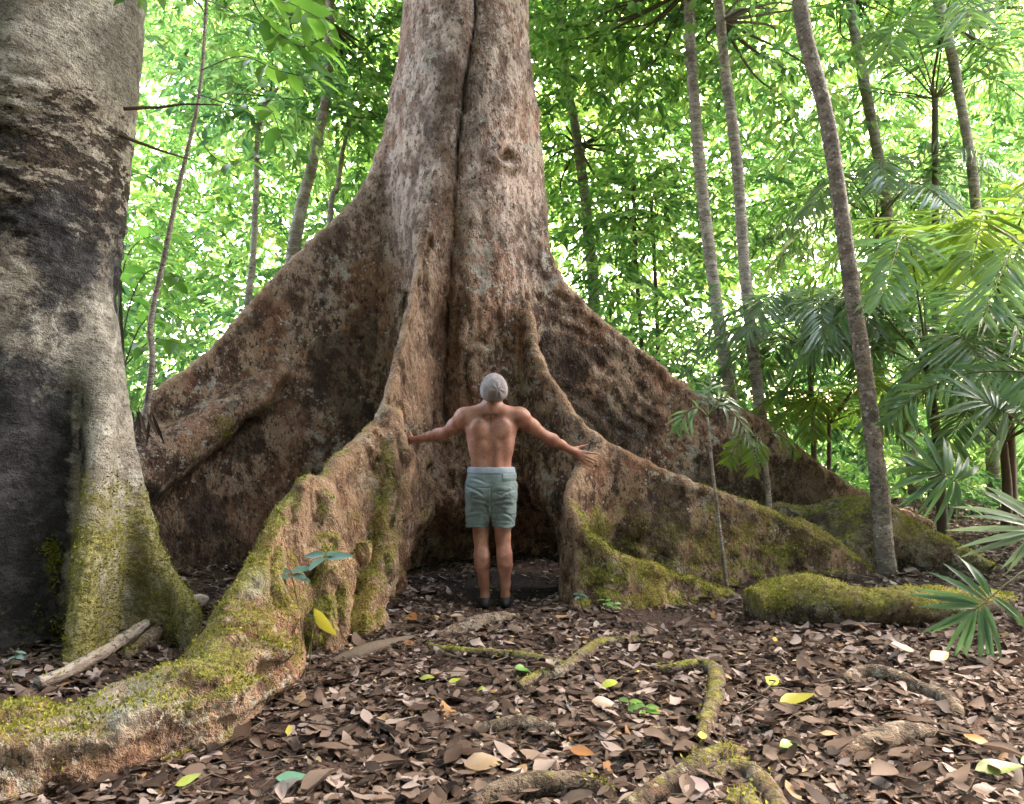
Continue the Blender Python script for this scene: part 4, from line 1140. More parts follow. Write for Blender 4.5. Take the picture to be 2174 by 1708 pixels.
def moss_fuzz(o, seed, n, thr=.45):
    """short moss tufts standing on the mossy skin of a root"""
    me = o.data; r = np.random.default_rng(seed)
    nv = len(me.vertices)
    co = np.empty(nv * 3, np.float32); me.vertices.foreach_get('co', co); co = co.reshape(-1, 3)
    no = np.empty(nv * 3, np.float32); me.vertex_normals.foreach_get('vector', no); no = no.reshape(-1, 3)
    ms = np.empty(nv, np.float32); me.attributes['moss'].data.foreach_get('value', ms)
    W = co + np.array(o.matrix_basis.translation) + (np.array(o.parent.location) if o.parent else 0)
    w = np.clip((ms + .5 * fbm(W, 6, 3, seed) - thr) * 4, 0, 1)
    w = w * (W[:, 1] < 8)
    if w.sum() < 1: return
    i = r.choice(nv, n, p=w / w.sum())
    jit = .018 * r.normal(size=(n, 3)); N = no[i]
    jit -= N * (jit * N).sum(1)[:, None]
    D = N + .9 * r.normal(size=(n, 3)) + np.array([0, 0, .3])
    L = .010 + .014 * r.random(n)
    V, F, li = leaf_batch(co[i] + jit - N * .003, D, unit(n, r), L, L * .55, 'low', bend=.3)
    f = obj('moss', mesh_np('moss', V, F, M_MOSS, smooth=False, attrs={'rnd': ('FACE', np.clip(.5 + .28 * r.normal(size=n) + .5 * fbm(W[i], 5, 2, seed), 0, 1)[li])}), o)
    f['kind'] = 'stuff'
M_MOSS = leaf_material('moss_tuft', [(0, (.07, .08, .015)), (.5, (.20, .20, .035)), (1, (.36, .36, .08))], .25, .8, .1)

# mossy root hump behind the log
def build_hump():
    f = Field((2.1, 5.6, -.3), (5.4, 8.4, 1.2), .022)
    f.ellip(at(1800, 1150, 6.9), (.36, .42, .37), .1, 1)
    f.ellip(at(1790, 1190, 6.75), (.34, .40, .36), .1, 1)
    f.chain([(*at(1850, 1120, 6.8), .26), (*at(1920, 1165, 6.75), .22), (*at(2000, 1195, 6.6), .18), (*at(2070, 1220, 6.5), .12), (*at(2130, 1240, 6.4), .06)], .16, 1)
    f.chain([(*at(1750, 1120, 7.0), .2), (*at(1650, 1110, 7.2), .15), (*at(1560, 1110, 7.3), .1)], .15, 1)
    V, q, lab = f.mesh()
    u, inv = np.unique(q[lab[q[:, 0]] > 0], return_inverse=True)
    V = V[u]; q = inv.reshape(-1, 4)
    V = relax(V, q, 2)
    N = vnormals(V, q)
    V = V + N * (.035 * fbm(V, 4, 4, 5) + .012 * fbm(V, 14, 3, 6))[:, None]
    ms = .30 + .22 * np.clip(N[:, 2], -1, 1) + .18 * fbm(V, 2, 2, 7)
    b = (at(1800, 1220, 6.8)[0], 6.8, 0)
    o = obj('root_hump', mesh_np('root_hump', V, q, M_ROOT, attrs={'moss': ('POINT', ms), 'crack_shade': ('POINT', np.zeros(len(V)))}, loc=b), None, b)
    tag(o, 'rounded mossy root hump at the foot of the leaning ringed trunk', 'root')
build_hump()
for i, (o, n) in enumerate([(o, 3200 if o.name.startswith(('mossy_log', 'root_hump')) else 60) for o in list(bpy.data.objects) if o.name.startswith(('mossy_log', 'root_hump', 'surface_root')) and o.parent is None]):
    moss_fuzz(o, 600 + i, n)
for i, o in enumerate([c for t_ in (GIANT, LEFT_TREE) for c in t_.children if c.name.startswith(('buttress_root', 'surface_root'))]):
    moss_fuzz(o, 650 + i, 5500 if o.name.startswith('surface_root') else 5000)

# ------------------------------------------------------------------ leaf litter
def litter_density(x, y):
    d = 0.55 + 0.45 * sstep(-.25, .15, fbm(np.stack([x, y, 0 * x], -1), 1.1, 3, 77))
    bare = .35 * np.exp(-(((x + 1.05) / .55) ** 2 + ((y - 3.05) / .35) ** 2)) + .8 * np.exp(-(((x - 1.0) / .35) ** 2 + ((y - 5.3) / .3) ** 2))
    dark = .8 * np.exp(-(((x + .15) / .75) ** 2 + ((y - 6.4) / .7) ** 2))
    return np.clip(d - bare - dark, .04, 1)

def scatter(n, r):
    y = 1.9 + (r.random(n) ** 1.25) * 10.5
    x = (r.random(n) * 2 - 1) * (y * .72 + .9)
    w = r.random(n) < litter_density(x, y)
    return x[w], y[w]

def litter_frames(x, y, r, lift):
    n = len(x)
    e = .03
    h = ground_h(x, y)
    gx = (ground_h(x + e, y) - h) / e; gy = (ground_h(x, y + e) - h) / e
    Nn = np.stack([-gx, -gy, np.ones(n)], -1) + r.normal(size=(n, 3)) * np.array([.2, .2, .1])
    a = r.random(n) * 2 * np.pi
    D = np.stack([np.cos(a), np.sin(a), np.zeros(n)], -1)
    Nn /= np.linalg.norm(Nn, axis=1)[:, None]
    D = D - Nn * (D * Nn).sum(1)[:, None]; D /= np.linalg.norm(D, axis=1)[:, None]
    P = np.stack([x, y, h + lift], -1)
    return P, D, Nn

def litter_tone(r, n):
    t = np.clip(.47 + .27 * r.normal(size=n), 0, .86)
    w = r.random(n); t[w > .978] = .9 + .1 * r.random((w > .978).sum())
    return t

def build_litter():
    r = np.random.default_rng(91)
    x, y = scatter(86000, r)
    n = len(x)
    P, D, Nn = litter_frames(x, y, r, .004 + .022 * r.random(n))
    L = np.clip(( .058) * np.exp(.42 * r.normal(size=n)), .02, .17)
    W = L * (.34 + .22 * r.random(n))
    P = P - D * (L / 2)[:, None]
    tone = litter_tone(r, n); bend, fold, wave, twist = np.clip(.17 * r.normal(size=n), -.3, .5), .38 * r.normal(size=n), .30 * r.random(n), .45 * r.normal(size=n)
    Vs, Fs, ts, k0 = [], [], [], 0
    for w, kd in ((y < 5.2, 'fine'), (y >= 5.2, 'mid')):
        V, F, li = leaf_batch(P[w], D[w], Nn[w], L[w], W[w], kd, bend=bend[w], fold=fold[w], wave=wave[w], twist=twist[w])
        Vs.append(V); Fs.append(F + k0); ts.append(tone[w][li]); k0 += len(V)
    o = obj('leaf_litter', mesh_np('leaf_litter', np.vstack(Vs), np.vstack(Fs), M_LITTER, attrs={'rnd': ('FACE', np.concatenate(ts))}))
    tag(o, 'carpet of small dead brown leaves on the forest floor', 'leaf litter', kind='stuff')
    # crumbs of leaf and bark between them, and twiglets
    yc = 2.0 + 7 * r.random(30000) ** 1.4; xc = (r.random(30000) * 2 - 1) * (yc * .7 + .4)
    P, D, Nn = litter_frames(xc, yc, r, .003 + .012 * r.random(30000))
    Lc = .008 + .026 * r.random(30000) ** 2
    V, F, li = leaf_batch(P, D, Nn + .5 * r.normal(size=P.shape), Lc, Lc * (.3 + .5 * r.random(30000)), 'low', fold=.3)
    c = obj('leaf_crumbs', mesh_np('leaf_crumbs', V, F, M_LITTER, smooth=False, attrs={'rnd': ('FACE', np.clip(.42 + .3 * r.normal(size=30000), 0, 1)[li])}))
    tag(c, 'crumbs of rotting leaf and bark on the forest floor', 'leaf litter', kind='stuff')
    yt = 2.1 + 5.5 * r.random(700) ** 1.3; xt = (r.random(700) * 2 - 1) * (yt * .68)
    P, D, Nn = litter_frames(xt, yt, r, .03 + .01 * r.random(700))
    tw = []
    for i in range(700):
        l = .05 + .16 * r.random() ** 2; k = .25 * l * r.normal(size=3); k[2] = abs(k[2]) * .3
        tw.append(tube(np.array([P[i], P[i] + D[i] * l * .5 + k, P[i] + D[i] * l]), np.array([.0035, .003, .0015]) * (.6 + .8 * r.random()), 4, False))
    v, f = join(tw)
    c = obj('twig_litter', mesh_np('twig_litter', v, f, M_TWIG))
    tag(c, 'small dry twigs scattered through the leaf litter', 'twigs', kind='stuff')
    # the leaves that show largest are pieces of their own
    var = []
    for i in range(26):
        rr = np.random.default_rng(700 + i)
        V, F, li = leaf_batch(np.array([[-.5, 0, 0]]), np.array([[1.0, 0, 0]]), UP[None], np.array([1.0]), np.array([.36 + .2 * rr.random()]), 'fine', bend=float(np.clip(.13 * rr.normal(), -.2, .3)), fold=.32 * rr.normal(), wave=.32 * rr.random(), twist=.4 * rr.normal())
        tone = float(litter_tone(rr, 1)[0]) if i % 3 else float(.45 + .4 * rr.random())
        var.append(mesh_np('fallen_leaf', V, F, M_LITTER, attrs={'rnd': ('FACE', np.full(len(F), tone))}))
    y = 2.35 + 2.9 * r.random(520) ** 1.3; x = (r.random(520) * 2 - 1) * (y * .66)
    w = r.random(520) < litter_density(x, y)
    w &= ~((x < -.95 + .25 * (y - 3.0)) & (y < 5))
    x, y = x[w][:285], y[w][:285]
    P, D, Nn = litter_frames(x, y, r, .03 + .015 * r.random(len(x)))
    for i in range(len(x)):
        leaf_obj(GROUND, P[i], D[i], Nn[i], (.08 + .085 * r.random() ** 1.5), var[int(r.integers(len(var)))], 'fallen_leaf')
build_litter()

def coloured_leaf(label, px, py, L, col, ang, seed, tilt=.25, dry=False):
    r = np.random.default_rng(seed)
    L = L * .82
    p = gpt(px, py, .045)
    m = leaf_material('leaf_colour', [(0, col), (1, tuple(min(1, c * 1.2) for c in col))], .15, .4, .4)
    Nn = UP + np.array([tilt * r.normal(), -abs(tilt * 1.4), 0])
    a = math.radians(ang)
    V, F, li = leaf_batch(p[None], np.array([[math.cos(a), math.sin(a), .1 * r.normal()]]), Nn[None], np.array([L]), np.array([L * (.42 + .1 * r.random())]), 'fine', bend=.25 * r.normal(), fold=.25, wave=.12, twist=.2 * r.normal())
    o = obj('fallen_leaf', mesh_np('fallen_leaf', V, F, m, attrs={'rnd': ('FACE', np.full(len(F), r.random()))}, loc=tuple(p)), None, tuple(p))
    tag(o, label, 'leaf', 'coloured fallen leaves')
YEL, YGR, GRN, TEAL, ORG, PALE = (.42, .36, .05), (.30, .36, .05), (.10, .24, .05), (.08, .20, .13), (.36, .16, .06), (.42, .38, .22)
for i, a in enumerate([
    ('round yellow leaf left of a smaller one, right of the forked root', 1312, 1448, .13, YGR, 200, .3), ('smaller yellow leaf touching the round yellow one', 1345, 1426, .09, YEL, 40, .3),
    ('bright green-yellow leaf in the litter left of centre', 922, 1440, .12, YGR, 150, .2), ('little lime leaf beside the bright green-yellow one', 952, 1448, .08, YGR, 20, .3),
    ('fresh green leaf between the level root and the litter', 1092, 1418, .13, GRN, 10, .2), ('big pale yellow-green leaf standing right of the hooked root', 1632, 1455, .19, YGR, 60, .8),
    ('long olive yellow leaf below the big pale one', 1655, 1490, .22, (.25, .24, .04), 12, .1), ('teal green leaf near the foreground root', 585, 1652, .15, TEAL, 8, .2),
    ('yellow leaf at the bottom left beside the fat root', 372, 1668, .11, YGR, 30, .5), ('large dull green leaf at the bottom right corner', 2070, 1635, .22, (.11, .16, .03), 0, .2),
    ('small yellow leaf near the mossy log', 1645, 1362, .08, YEL, 70, .6), ('pale cream yellow leaf at the lower left litter', 612, 1560, .08, YEL, 100, .4),
    ('pale yellow leaf scrap in the mid litter', 1030, 1462, .07, YGR, 160, .3), ('orange brown leaf standing near the dark hollow', 868, 1305, .17, ORG, 300, .9),
    ('pale yellow leaf at the tip of the hooked root', 1492, 1570, .10, (.38, .36, .10), 80, .7), ('green leaf under the pale diagonal root', 1655, 1585, .13, (.16, .26, .06), 15, .2),
    ('rusty orange leaf right of centre bottom', 1210, 1590, .13, ORG, 330, .3), ('orange leaf with a bright tip near the hanging frond', 1975, 1400, .20, (.30, .17, .07), 30, .4),
    ('rusty leaf at the lower right', 2045, 1560, .15, ORG, 300, .4), ('tan leaf flat in the middle of the litter', 1255, 1490, .17, (.24, .18, .13), 10, .3),
    ('pale mauve leaf by the bottom edge', 1500, 1690, .17, (.28, .22, .22), 100, .5), ('large bleached leaf in the middle right litter', 1940, 1380, .24, (.26, .21, .18), 200, .3),
    ('long tan leaf lower centre left', 985, 1625, .2, (.20, .14, .08), 15, .3), ('green leaf at the right edge near the bottom', 2168, 1620, .12, (.14, .26, .04), 20, .3)]):
    coloured_leaf(a[0], a[1], a[2], a[3], a[4], a[5], 800 + i, a[6])

# ------------------------------------------------------------------ seedlings
def seedling(label, px, py, tips, size, col_mesh=None, seed=0, name='seedling'):
    r = np.random.default_rng(seed)
    b = gpt(px, py)
    root = empty(name, tuple(b), label, 'plant')
    for tx, ty, dd in tips:
        e = at(tx, ty, b[1] + dd)
        D = catmull(np.array([b - UP * .02, .5 * (b + e) + .012 * r.normal(size=3), e]), 6)
        v, f = tube(D, np.linspace(.005, .002, len(D)), 5)
        part('stem', v, f, M_RACHIS, root)
        for k in range(4):
            a = k * 1.9 + r.random()
            d = np.array((math.cos(a), math.sin(a) - .3, .15 - .3 * r.random()))
            leaf_obj(root, e - UP * .02 * (k // 2), d, UP + .3 * r.normal(size=3) + np.array((0, -.5, 0)), size * (.7 + .5 * r.random()), (col_mesh or BROAD)[int(r.integers(len(col_mesh or BROAD)))])
    return root
def leafset(name, stops, seed):
    m = leaf_material(name, stops, .3, .4, .5); out = []
    for i in range(4):
        r = np.random.default_rng(seed + i)
        V, F, li = leaf_batch(np.zeros((1, 3)), np.array([[1.0, 0, 0]]), UP[None], np.array([1.0]), np.array([.4 + .1 * r.random()]), 'fine', bend=.3 * r.random(), fold=.25)
        out.append(mesh_np('leaf', V, F, m, attrs={'rnd': ('FACE', np.full(len(F), r.random()))}))
    return out
BLUEG = leafset('blue_green_leaf', [(0, (.05, .12, .09)), (1, (.09, .19, .15))], 900)
DARKG = leafset('dark_green_leaf', [(0, (.02, .06, .03)), (1, (.04, .10, .045))], 910)
LIME = leafset('lime_leaf', [(0, (.09, .22, .04)), (1, (.16, .32, .05))], 920)
YELL = leafset('yellow_leaf', [(0, (.34, .33, .04)), (1, (.42, .38, .06))], 930)
seedling('seedling with broad blue-green leaves against the left buttress', 650, 1400, [(618, 1215, -.05), (690, 1178, .0)], .15, BLUEG, 1)
s_ = seedling('thin seedling holding one hanging yellow leaf before the left buttress', 655, 1425, [(665, 1308, 0)], .03, DARKG, 2)
leaf_obj(s_, at(668, 1292, gpt(655, 1425)[1]), (.5, -.2, -.75), (-.6, -.7, .3), .19, YELL[0])
seedling('small lime seedling between the roots of the grey tree', 305, 1330, [(295, 1195, 0), (340, 1270, .0)], .07, LIME, 3)
seedling('dark leafy seedling in front of the right buttress', 1545, 1225, [(1530, 1110, 0), (1500, 1140, -.03), (1560, 1130, .0), (1535, 1165, -.05)], .13, DARKG, 4)
seedling('tiny bright green sprout at the foot of the curled buttress', 1290, 1300, [(1285, 1275, 0), (1305, 1282, 0)], .06, LIME, 5)
seedling('tiny dull green sprout left of the bright one', 1235, 1300, [(1230, 1262, 0)], .07, BLUEG, 6)
seedling('small green sprout in the litter right of centre', 1345, 1520, [(1335, 1490, 0), (1370, 1500, 0)], .06, LIME, 7)
seedling('small dim seedling in the dark at the left edge', 35, 1455, [(35, 1385, 0)], .06, BLUEG, 8)
seedling('small seedling in the shade right of the dark leafy one', 1485, 1225, [(1480, 1195, 0)], .07, LIME, 9)

# ------------------------------------------------------------------ the man
def skin_material():
    t = NT('skin')
    p = t.pos()
    n = t.noise(p, 9, 5, .6); n2 = t.noise(p, 60, 4, .6)
    c = t.mix(t.ramp(n, .35, .65), (.25, .10, .062), (.38, .19, .13))
    c = t.mix(t.ramp(n2, .4, .75, 0, .55), c, (.26, .085, .06))
    c = t.mix(t.math('MULTIPLY', t.attr('ink'), .9), c, (.07, .06, .065))
    t.b.inputs['Subsurface Weight'].default_value = .12
    t.b.inputs['Subsurface Radius'].default_value = (.012, .005, .003)
    t.b.inputs['Specular IOR Level'].default_value = .4
    return t.done(c, .52, t.bump(t.noise(p, 160, 3), .12, .002))
def cloth_material(name, col, mott=.15):
    t = NT(name)
    p = t.pos()
    w = t.noise(p, 14, 4, .6)
    c = t.mix(t.ramp(w, .38, .62), tuple(x * (1 - mott * 1.2) for x in col), tuple(min(1, x * (1 + mott * .6)) for x in col))
    c = t.mix(t.math('MULTIPLY', t.noise(p, 220, 2, .5), .25), c, tuple(x * .7 for x in col))
    return t.done(c, .85, t.bump(t.noise(p, 130, 3, .6), .25, .003))
M_SKIN = skin_material()
M_SHORTS = cloth_material('sage_shorts_cloth', (.15, .20, .195))
M_BAND = cloth_material('waistband_cloth', (.24, .29, .33))
M_HAT = cloth_material('grey_knit', (.25, .218, .212), mott=.22)
M_SHOE = simple_material('black_shoe', (.016, .016, .017), .6, .3, 80, .3)

def build_man():
    BX, BY = -0.157, 5.70
    bz = float(ground_h(BX, BY + .03))
    base = np.array((BX, BY, bz))
    L = lambda px, py, d: at(px, py, d) - base
    f = Field((-.86, -.30, -.01), (1.02, .62, 1.80), .0052)
    # trunk
    f.ellip((0, .0, .93), (.168, .118, .13), .03, 1)
    f.ellip((0, .0, 1.07), (.152, .103, .17), .06, 1)
    f.ellip((0, .005, 1.26), (.165, .118, .19), .06, 1)
    for s in (-1, 1):
        f.ellip((s * .092, -.030, 1.27), (.080, .082, .16), .05, 1)              # lats
        f.ellip((s * .115, .0, 1.37), (.085, .09, .085), .05, 1)
        f.capsule((s * .015, -.035, 1.50), (s * .185, -.01, 1.455), .058, .052, .05, 1)   # trapezius
        f.ellip((s * .088, -.098, 1.355), (.052, .026, .062), .035, 1)           # shoulder blades pulled together
        f.ellip((s * .072, -.100, 1.305), (.030, .020, .026), .025, 1)
        f.capsule((s * .038, -.088, 1.00), (s * .040, -.092, 1.22), .030, .028, .04, 1)   # back muscles beside the spine
        f.ellip((s * .08, .07, 1.36), (.085, .05, .07), .05, 1)                  # chest
        f.ellip((s * .085, -.055, .88), (.085, .085, .10), .05, 1)
    f.capsule((0, -.015, 1.47), (.015, -.005, 1.60), .068, .064, .05, 1)
    # head, tipped back to look up the trunk
    ct, st = math.cos(math.radians(56)), math.sin(math.radians(56))
    R = np.array([(1, 0, 0), (0, ct, -st), (0, st, ct)])                          # columns: head axes in body space
    H = np.array((.022, -.030, 1.640))
    hp = lambda x, y, z: H + R @ np.array((x, y, z))
    f.ellip(H, (.076, .095, .112), .03, 1, M=R)
    f.ellip(hp(0, .030, -.065), (.058, .062, .055), .03, 1, M=R)                  # jaw
    f.ellip(hp(0, .098, -.015), (.013, .020, .024), .012, 1, M=R)                 # nose
    f.ellip(hp(0, .082, -.062), (.024, .014, .010), .008, 1, M=R)                 # lips
    f.ellip(hp(0, .075, -.098), (.022, .02, .016), .015, 1, M=R)                  # chin
    for s in (-1, 1):
        f.ellip(hp(s * .077, -.005, -.02), (.008, .018, .03), .008, 1, M=R)       # ears
        f.ellip(hp(s * .030, .092, .012), (.016, .012, .010), .01, M=R, sub=True) # eye sockets
        f.ellip(hp(s * .030, .080, .012), (.012, .012, .010), .004, 1, M=R)
    # legs
    legs = {-1: [(-.086, .0, .88, .095), (-.082, -.005, .70, .078), (-.076, .005, .54, .056), (-.070, -.022, .40, .056), (-.066, -.020, .33, .053), (-.052, -.004, .19, .037), (-.045, .0, .09, .032), (-.045, .005, .05, .034)],
            1: [(.086, .0, .88, .095), (.086, -.005, .70, .078), (.087, .005, .54, .056), (.100, -.022, .40, .056), (.104, -.020, .33, .053), (.106, -.004, .19, .037), (.107, .0, .09, .032), (.107, .005, .05, .034)]}
    for s in (-1, 1):
        f.chain(legs[s], .025, 1)
        k = legs[s]
        f.ellip((k[3][0] - s * .024, -.046, .385), (.028, .030, .075), .025, 1)     # calf heads
        f.ellip((k[3][0] + s * .022, -.040, .40), (.025, .028, .07), .025, 1)
        f.ellip((k[2][0], .035, .54), (.04, .03, .045), .03, 1)
        f.capsule((k[6][0], -.018, .16), (k[6][0], -.022, .07), .014, .017, .02, 1)
        f.ellip((k[7][0] + s * .012, .09, .04), (.04, .12, .03), .03, 1)
    # arms
    sl, el, wl = np.array((-.200, .0, 1.435)), L(944, 921, 5.86), L(890, 932, 6.00)
    sr, er, wr = np.array((.212, .0, 1.440)), L(1158, 927, 5.86), L(1214, 957, 6.00)
    for S, E, Wp, s in ((sl, el, wl, -1), (sr, er, wr, 1)):
        f.ellip(S + np.array((s * .012, 0, .0)), (.072, .07, .068), .05, 1)
        f.chain([(*S, .062), (*(S * .55 + E * .45 + np.array((0, -.008, .002))), .052), (*E, .040)], .03, 1)
        m = S * .5 + E * .5
        f.ellip(m + np.array((0, -.022, -.012)), (.052, .032, .036), .03, 1)       # triceps
        f.ellip(m + np.array((0, .02, .012)), (.05, .032, .034), .03, 1)
        f.chain([(*E, .040), (*(E * .72 + Wp * .28), .045), (*(E * .4 + Wp * .6), .034), (*Wp, .026)], .03, 1)
        f.ellip(E * .8 + Wp * .2 + np.array((0, -.01, .012)), (.045, .03, .03), .03, 1)
    # right hand spread on the buttress, back of the hand to the camera
    DR = 6.02
    kn = {'index': ((1241, 960), (1268, 964), .0088), 'middle': ((1241.5, 968), (1267, 979), .0090), 'ring': ((1239.5, 974), (1261, 984.5), .0086), 'little': ((1236, 979), (1251, 990), .0076)}
    for nm, (a, b, r) in kn.items():
        k0, tip = L(*a, DR + .005), L(*b, DR + .045)
        f.chain([(*wr, .021), (*k0, .0115)], .018, 1)
        m1 = k0 * .58 + tip * .42 + np.array((0, -.006, 0))
        f.chain([(*k0, r * 1.15), (*m1, r), (*(k0 * .25 + tip * .75), r * .92), (*tip, r * .75)], .004, 1)
    th0, th1 = L(1224, 951, DR), L(1247, 944.7, DR + .03)
    f.chain([(*wr, .020), (*th0, .0145)], .016, 1)
    f.chain([(*th0, .0130), (*(th0 * .45 + th1 * .55 + np.array((0, 0, -.003))), .0108), (*th1, .0085)], .006, 1)
    # left hand pressed on the side of the other buttress, fingers running away along it
    pl = L(872, 935, 6.05)
    f.chain([(*wl, .026), (*(wl * .4 + pl * .6), .027)], .02, 1)
    for i, (dz, ln, r) in enumerate(((.026, .085, .0088), (.008, .095, .0090), (-.010, .088, .0086), (-.026, .068, .0076))):
        k0 = pl + np.array((-.012, .045, dz)); tip = k0 + np.array((-.028, ln * .92, dz * .6))
        f.chain([(*(pl + np.array((0, -.01, dz * .5))), .018), (*k0, .012)], .018, 1)
        f.chain([(*k0, r * 1.15), (*(k0 * .55 + tip * .45 + np.array((.006, 0, 0))), r), (*tip, r * .8)], .004, 1)
    t0 = pl + np.array((.004, .012, .026))
    f.chain([(*(pl + np.array((.005, -.02, .01))), .017), (*t0, .0135)], .014, 1)
    f.chain([(*t0, .0125), (*(t0 + np.array((-.012, .022, .024))), .0105), (*(t0 + np.array((-.022, .042, .040))), .0085)], .006, 1)
    # spine furrow
    f.sub((-.06, -.2, .98), (.06, -.05, 1.46), lambda X, Y, Z: np.sqrt(X ** 2 + (Y + .138 - .018 * np.cos((Z - 1.2) * 7)) ** 2) - .018 + 0 * Z, .035)
    V, q, lab = f.mesh()
    u, inv = np.unique(q[lab[q[:, 0]] > 0], return_inverse=True)
    V = V[u]; q = inv.reshape(-1, 4)
    V = relax(V, q, 2, .4)
    N = vnormals(V, q)
    x, y, z = V.T
    bl = lambda cx, cz, sx, sz: np.exp(-(((x - cx) / sx) ** 2 + ((z - cz) / sz) ** 2))
    ink = 1.2 * bl(0, 1.39, .006, .075)
    for s in (-1, 1):
        ink = ink + 1.1 * bl(s * .030, 1.458, .026, .010) + .9 * bl(s * .056, 1.442, .018, .012) + .9 * bl(s * .088, 1.415, .016, .018) + .6 * bl(s * .065, 1.398, .032, .007)
    ink = np.where((N[:, 1] < -.1) & (z > 1.25) & (z < 1.52), np.clip(ink * (.75 + .6 * fbm(V, 60, 2, 3)), 0, 1), 0)
    root = empty('person', tuple(base), 'shirtless man in sage shorts and grey beanie, back turned, arms spread on the roots', 'person')
    me = mesh_np('body', V + base, q, M_SKIN, attrs={'ink': ('POINT', ink)}, loc=tuple(base))
    obj('body', me, root)
    # shorts
    g = Field((-.27, -.24, .56), (.27, .24, 1.10), .0045)
    g.ellip((0, -.005, .95), (.180, .135, .19), .03, 1)
    g.ellip((0, .0, 1.04), (.169, .116, .15), .05, 1)
    for s in (-1, 1):
        g.ellip((s * .085, -.060, .88), (.095, .092, .12), .05, 1)
        g.ellip((0, -.01, .76), (.06, .09, .12), .04, 1)
        g.chain([(s * .095, -.002, .90, .108), (s * .100 + (.005 if s < 0 else -.012), -.002, .74, .098), (s * .100 + (-.004 if s < 0 else -.010), .002, .56, .090)], .02, 1)
    big = lambda X, Y, Z: .615 - Z + 0 * X + 0 * Y + .006 * np.sin(X * 40)
    sl_ = g.box((-.3, -.3, .5), (.3, .3, 1.2)); XX = g.grid(sl_)
    g.a[sl_] = np.maximum(g.a[sl_], np.maximum(big(*XX), XX[2] - 1.062 - .004 * np.cos(XX[0] * 9)))
    g.sub((-.014, -.3, .5), (.010, .3, .72), lambda X, Y, Z: np.maximum(np.abs(X + .003) - .0035 - .006 * np.clip((.72 - Z) / .1, 0, 1), Z - .715) + 0 * Y, .008)
    SV, sq, _ = g.mesh()
    SV = relax(SV, sq, 1, .4)
    SN = vnormals(SV, sq)
    low = sstep(1.0, .9, SV[:, 2])
    wr_ = fbm(SV * np.array([1, 1, 1.6]) + np.array([0, 0, .5]) * np.abs(SV[:, :1]), 9, 3, 3)
    rid = np.abs(fbm(SV * np.array([.8, .8, 2.2]) + .3 * SV[:, [2, 0, 1]], 8, 2, 9))
    SV = SV + SN * ((.004 * wr_ - .0035 * sstep(.20, 0, rid)) * low * (np.abs(SN[:, 2]) < .8))[:, None]
    back = sstep(-.1, -.5, SN[:, 1])
    def crease(x0, z0, x1, z1, wd, dp):
        px, pz = SV[:, 0] - x0, SV[:, 2] - z0; dx, dz = x1 - x0, z1 - z0
        t_ = np.clip((px * dx + pz * dz) / (dx * dx + dz * dz), 0, 1)
        dd = np.hypot(px - t_ * dx, pz - t_ * dz - .010 * np.sin(t_ * 3.1))
        return dp * np.sin(np.pi * np.clip(t_, .02, .98)) * np.exp(-(dd / wd) ** 2)
    cs = 0
    for x0, z0, x1, z1 in ((.01, .80, .15, .835), (-.01, .80, -.16, .84), (.02, .775, .17, .79), (-.02, .77, -.15, .775), (-.17, .92, -.05, .86), (.17, .90, .06, .85), (-.18, .72, -.06, .74), (.15, .70, .06, .73), (-.16, .985, -.04, .955), (.02, .75, .05, .64), (-.03, .74, -.06, .65)):
        cs = cs + crease(x0, z0, x1, z1, .009, .0085) - crease(x0, z0 - .018, x1, z1 - .018, .012, .006)
    SV = SV - SN * (cs * back)[:, None]
    hem = np.exp(-((SV[:, 2] - .638) / .004) ** 2) + np.exp(-((SV[:, 2] - 1.018) / .004) ** 2)
    SV = SV - SN * (.003 * hem * (np.abs(SN[:, 2]) < .6))[:, None]
    # seat seam and flap pocket
    fl = (SN[:, 1] < 0) & (SV[:, 0] > .085) & (SV[:, 0] < .2) & (SV[:, 2] > .965) & (SV[:, 2] < 1.02)
    SV = SV + SN * (.009 * fl * sstep(.96, .985, SV[:, 2] + .03 * (SV[:, 0] - .085)))[:, None]
    seam = np.exp(-((SV[:, 0]) / .006) ** 2) * (SN[:, 1] < -.2) * (SV[:, 2] < .93)
    SV = SV - SN * (.005 * seam * (SV[:, 2] > .74))[:, None]
    top = SV[sq].mean(1)[:, 2] > 1.022
    wsh = None
    for nm, w, mt in (('shorts', ~top, M_SHORTS), ('waistband', top, M_BAND)):
        u, inv = np.unique(sq[w], return_inverse=True)
        VV = SV[u] + (SN[u] * np.array([1, 1, 0]) * .004 if nm == 'waistband' else 0)
        m_ = mesh_np(nm, VV + base, inv.reshape(-1, 4), mt, loc=tuple(base))
        o = obj(nm, m_, root if wsh is None else wsh)
        if wsh is None: wsh = o
    # pocket flap edge
    # beanie
    hgrid = Field((-.14, -.26, 1.44), (.18, .17, 1.82), .005)
    hgrid.ellip(H + R @ np.array((0, -.006, .022)), (.100, .122, .122), .02, 1, M=R)
    hgrid.ellip(H + R @ np.array((.004, -.045, .075)), (.070, .075, .070), .06, 1, M=R)
    cutn = R @ np.array((0, .42, 1.0)); cutn /= np.linalg.norm(cutn); cp = H + R @ np.array((0, 0, -.02))
    sl_ = hgrid.box((-1, -1, 0), (1, 1, 3)); XX = hgrid.grid(sl_)
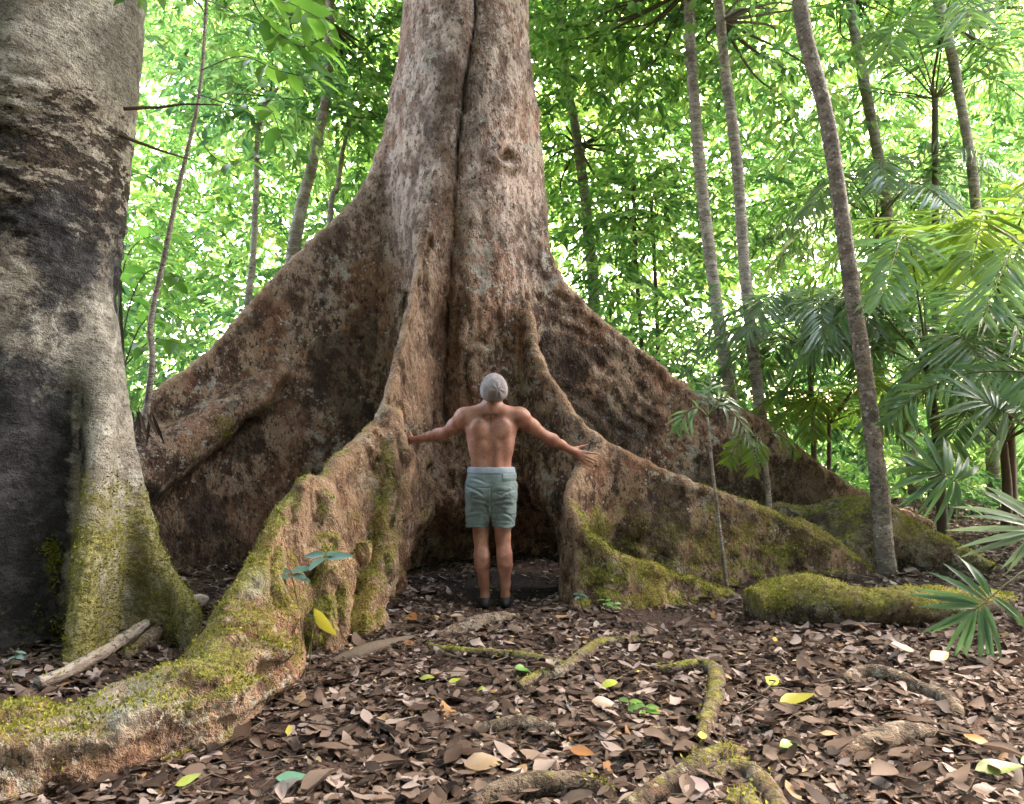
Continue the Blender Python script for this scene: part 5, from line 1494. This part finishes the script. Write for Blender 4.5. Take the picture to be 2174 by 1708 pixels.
    hgrid.a[sl_] = np.maximum(hgrid.a[sl_], -((XX[0] - cp[0]) * cutn[0] + (XX[1] - cp[1]) * cutn[1] + (XX[2] - cp[2]) * cutn[2]))
    HV, hq, _ = hgrid.mesh()
    HV = relax(HV, hq, 1, .4)
    HN = vnormals(HV, hq)
    gp = H + R @ np.array((.034, -.080, .118))                                   # where the crown is gathered
    rel = HV - gp
    dist = np.linalg.norm(rel, axis=1)
    ang = np.arctan2(rel[:, 2], rel[:, 0])
    fold = .004 * np.cos(ang * 7 + 2.2 * fbm(HV, 14, 2, 8) + 1.5 * np.sin(dist * 40)) * np.exp(-(dist / .06) ** 2) * sstep(.004, .02, dist) - .010 * np.exp(-(dist / .012) ** 2)
    lc = (HV - H) @ R                                                             # ribbed brim
    brim = .0012 * np.sin(ang * 60) * sstep(.02, .06, dist) + .004 * sstep(.035, .025, lc[:, 2] + .34 * lc[:, 1]) + .0025 * fbm(HV, 22, 2, 5)
    HV = HV + HN * (fold + brim)[:, None]
    obj('beanie', mesh_np('beanie', HV + base, hq, M_HAT, loc=tuple(base)), root)
    # shoes
    for s in (-1, 1):
        ax = legs[s][7][0]
        g = Field((ax - .08, -.11, -.012), (ax + .10, .24, .13), .005)
        g.ellip((ax, -.02, .045), (.043, .065, .048), .02, 1)
        g.ellip((ax + s * .016, .10, .036), (.050, .105, .036), .04, 1)
        g.capsule((ax, -.01, .05), (ax, 0, .082), .044, .040, .02, 1)
        sl_ = g.box((-9, -9, -9), (9, 9, 9)); XX = g.grid(sl_)
        g.a[sl_] = np.maximum(g.a[sl_], np.maximum(-.004 - XX[2], XX[2] - .088) + 0 * XX[0] + 0 * XX[1])
        g.sub((ax - .05, -.06, .05), (ax + .05, .06, .12), lambda X, Y, Z: np.maximum(np.sqrt((X - ax) ** 2 + (Y - .0) ** 2) - .036, .06 - Z), .006)
        FV, fq, _ = g.mesh()
        FV = relax(FV, fq, 1, .4)
        so = obj('shoe', mesh_np('shoe', FV + base, fq, M_SHOE, loc=tuple(base)), root)
    return root
MAN = build_man()
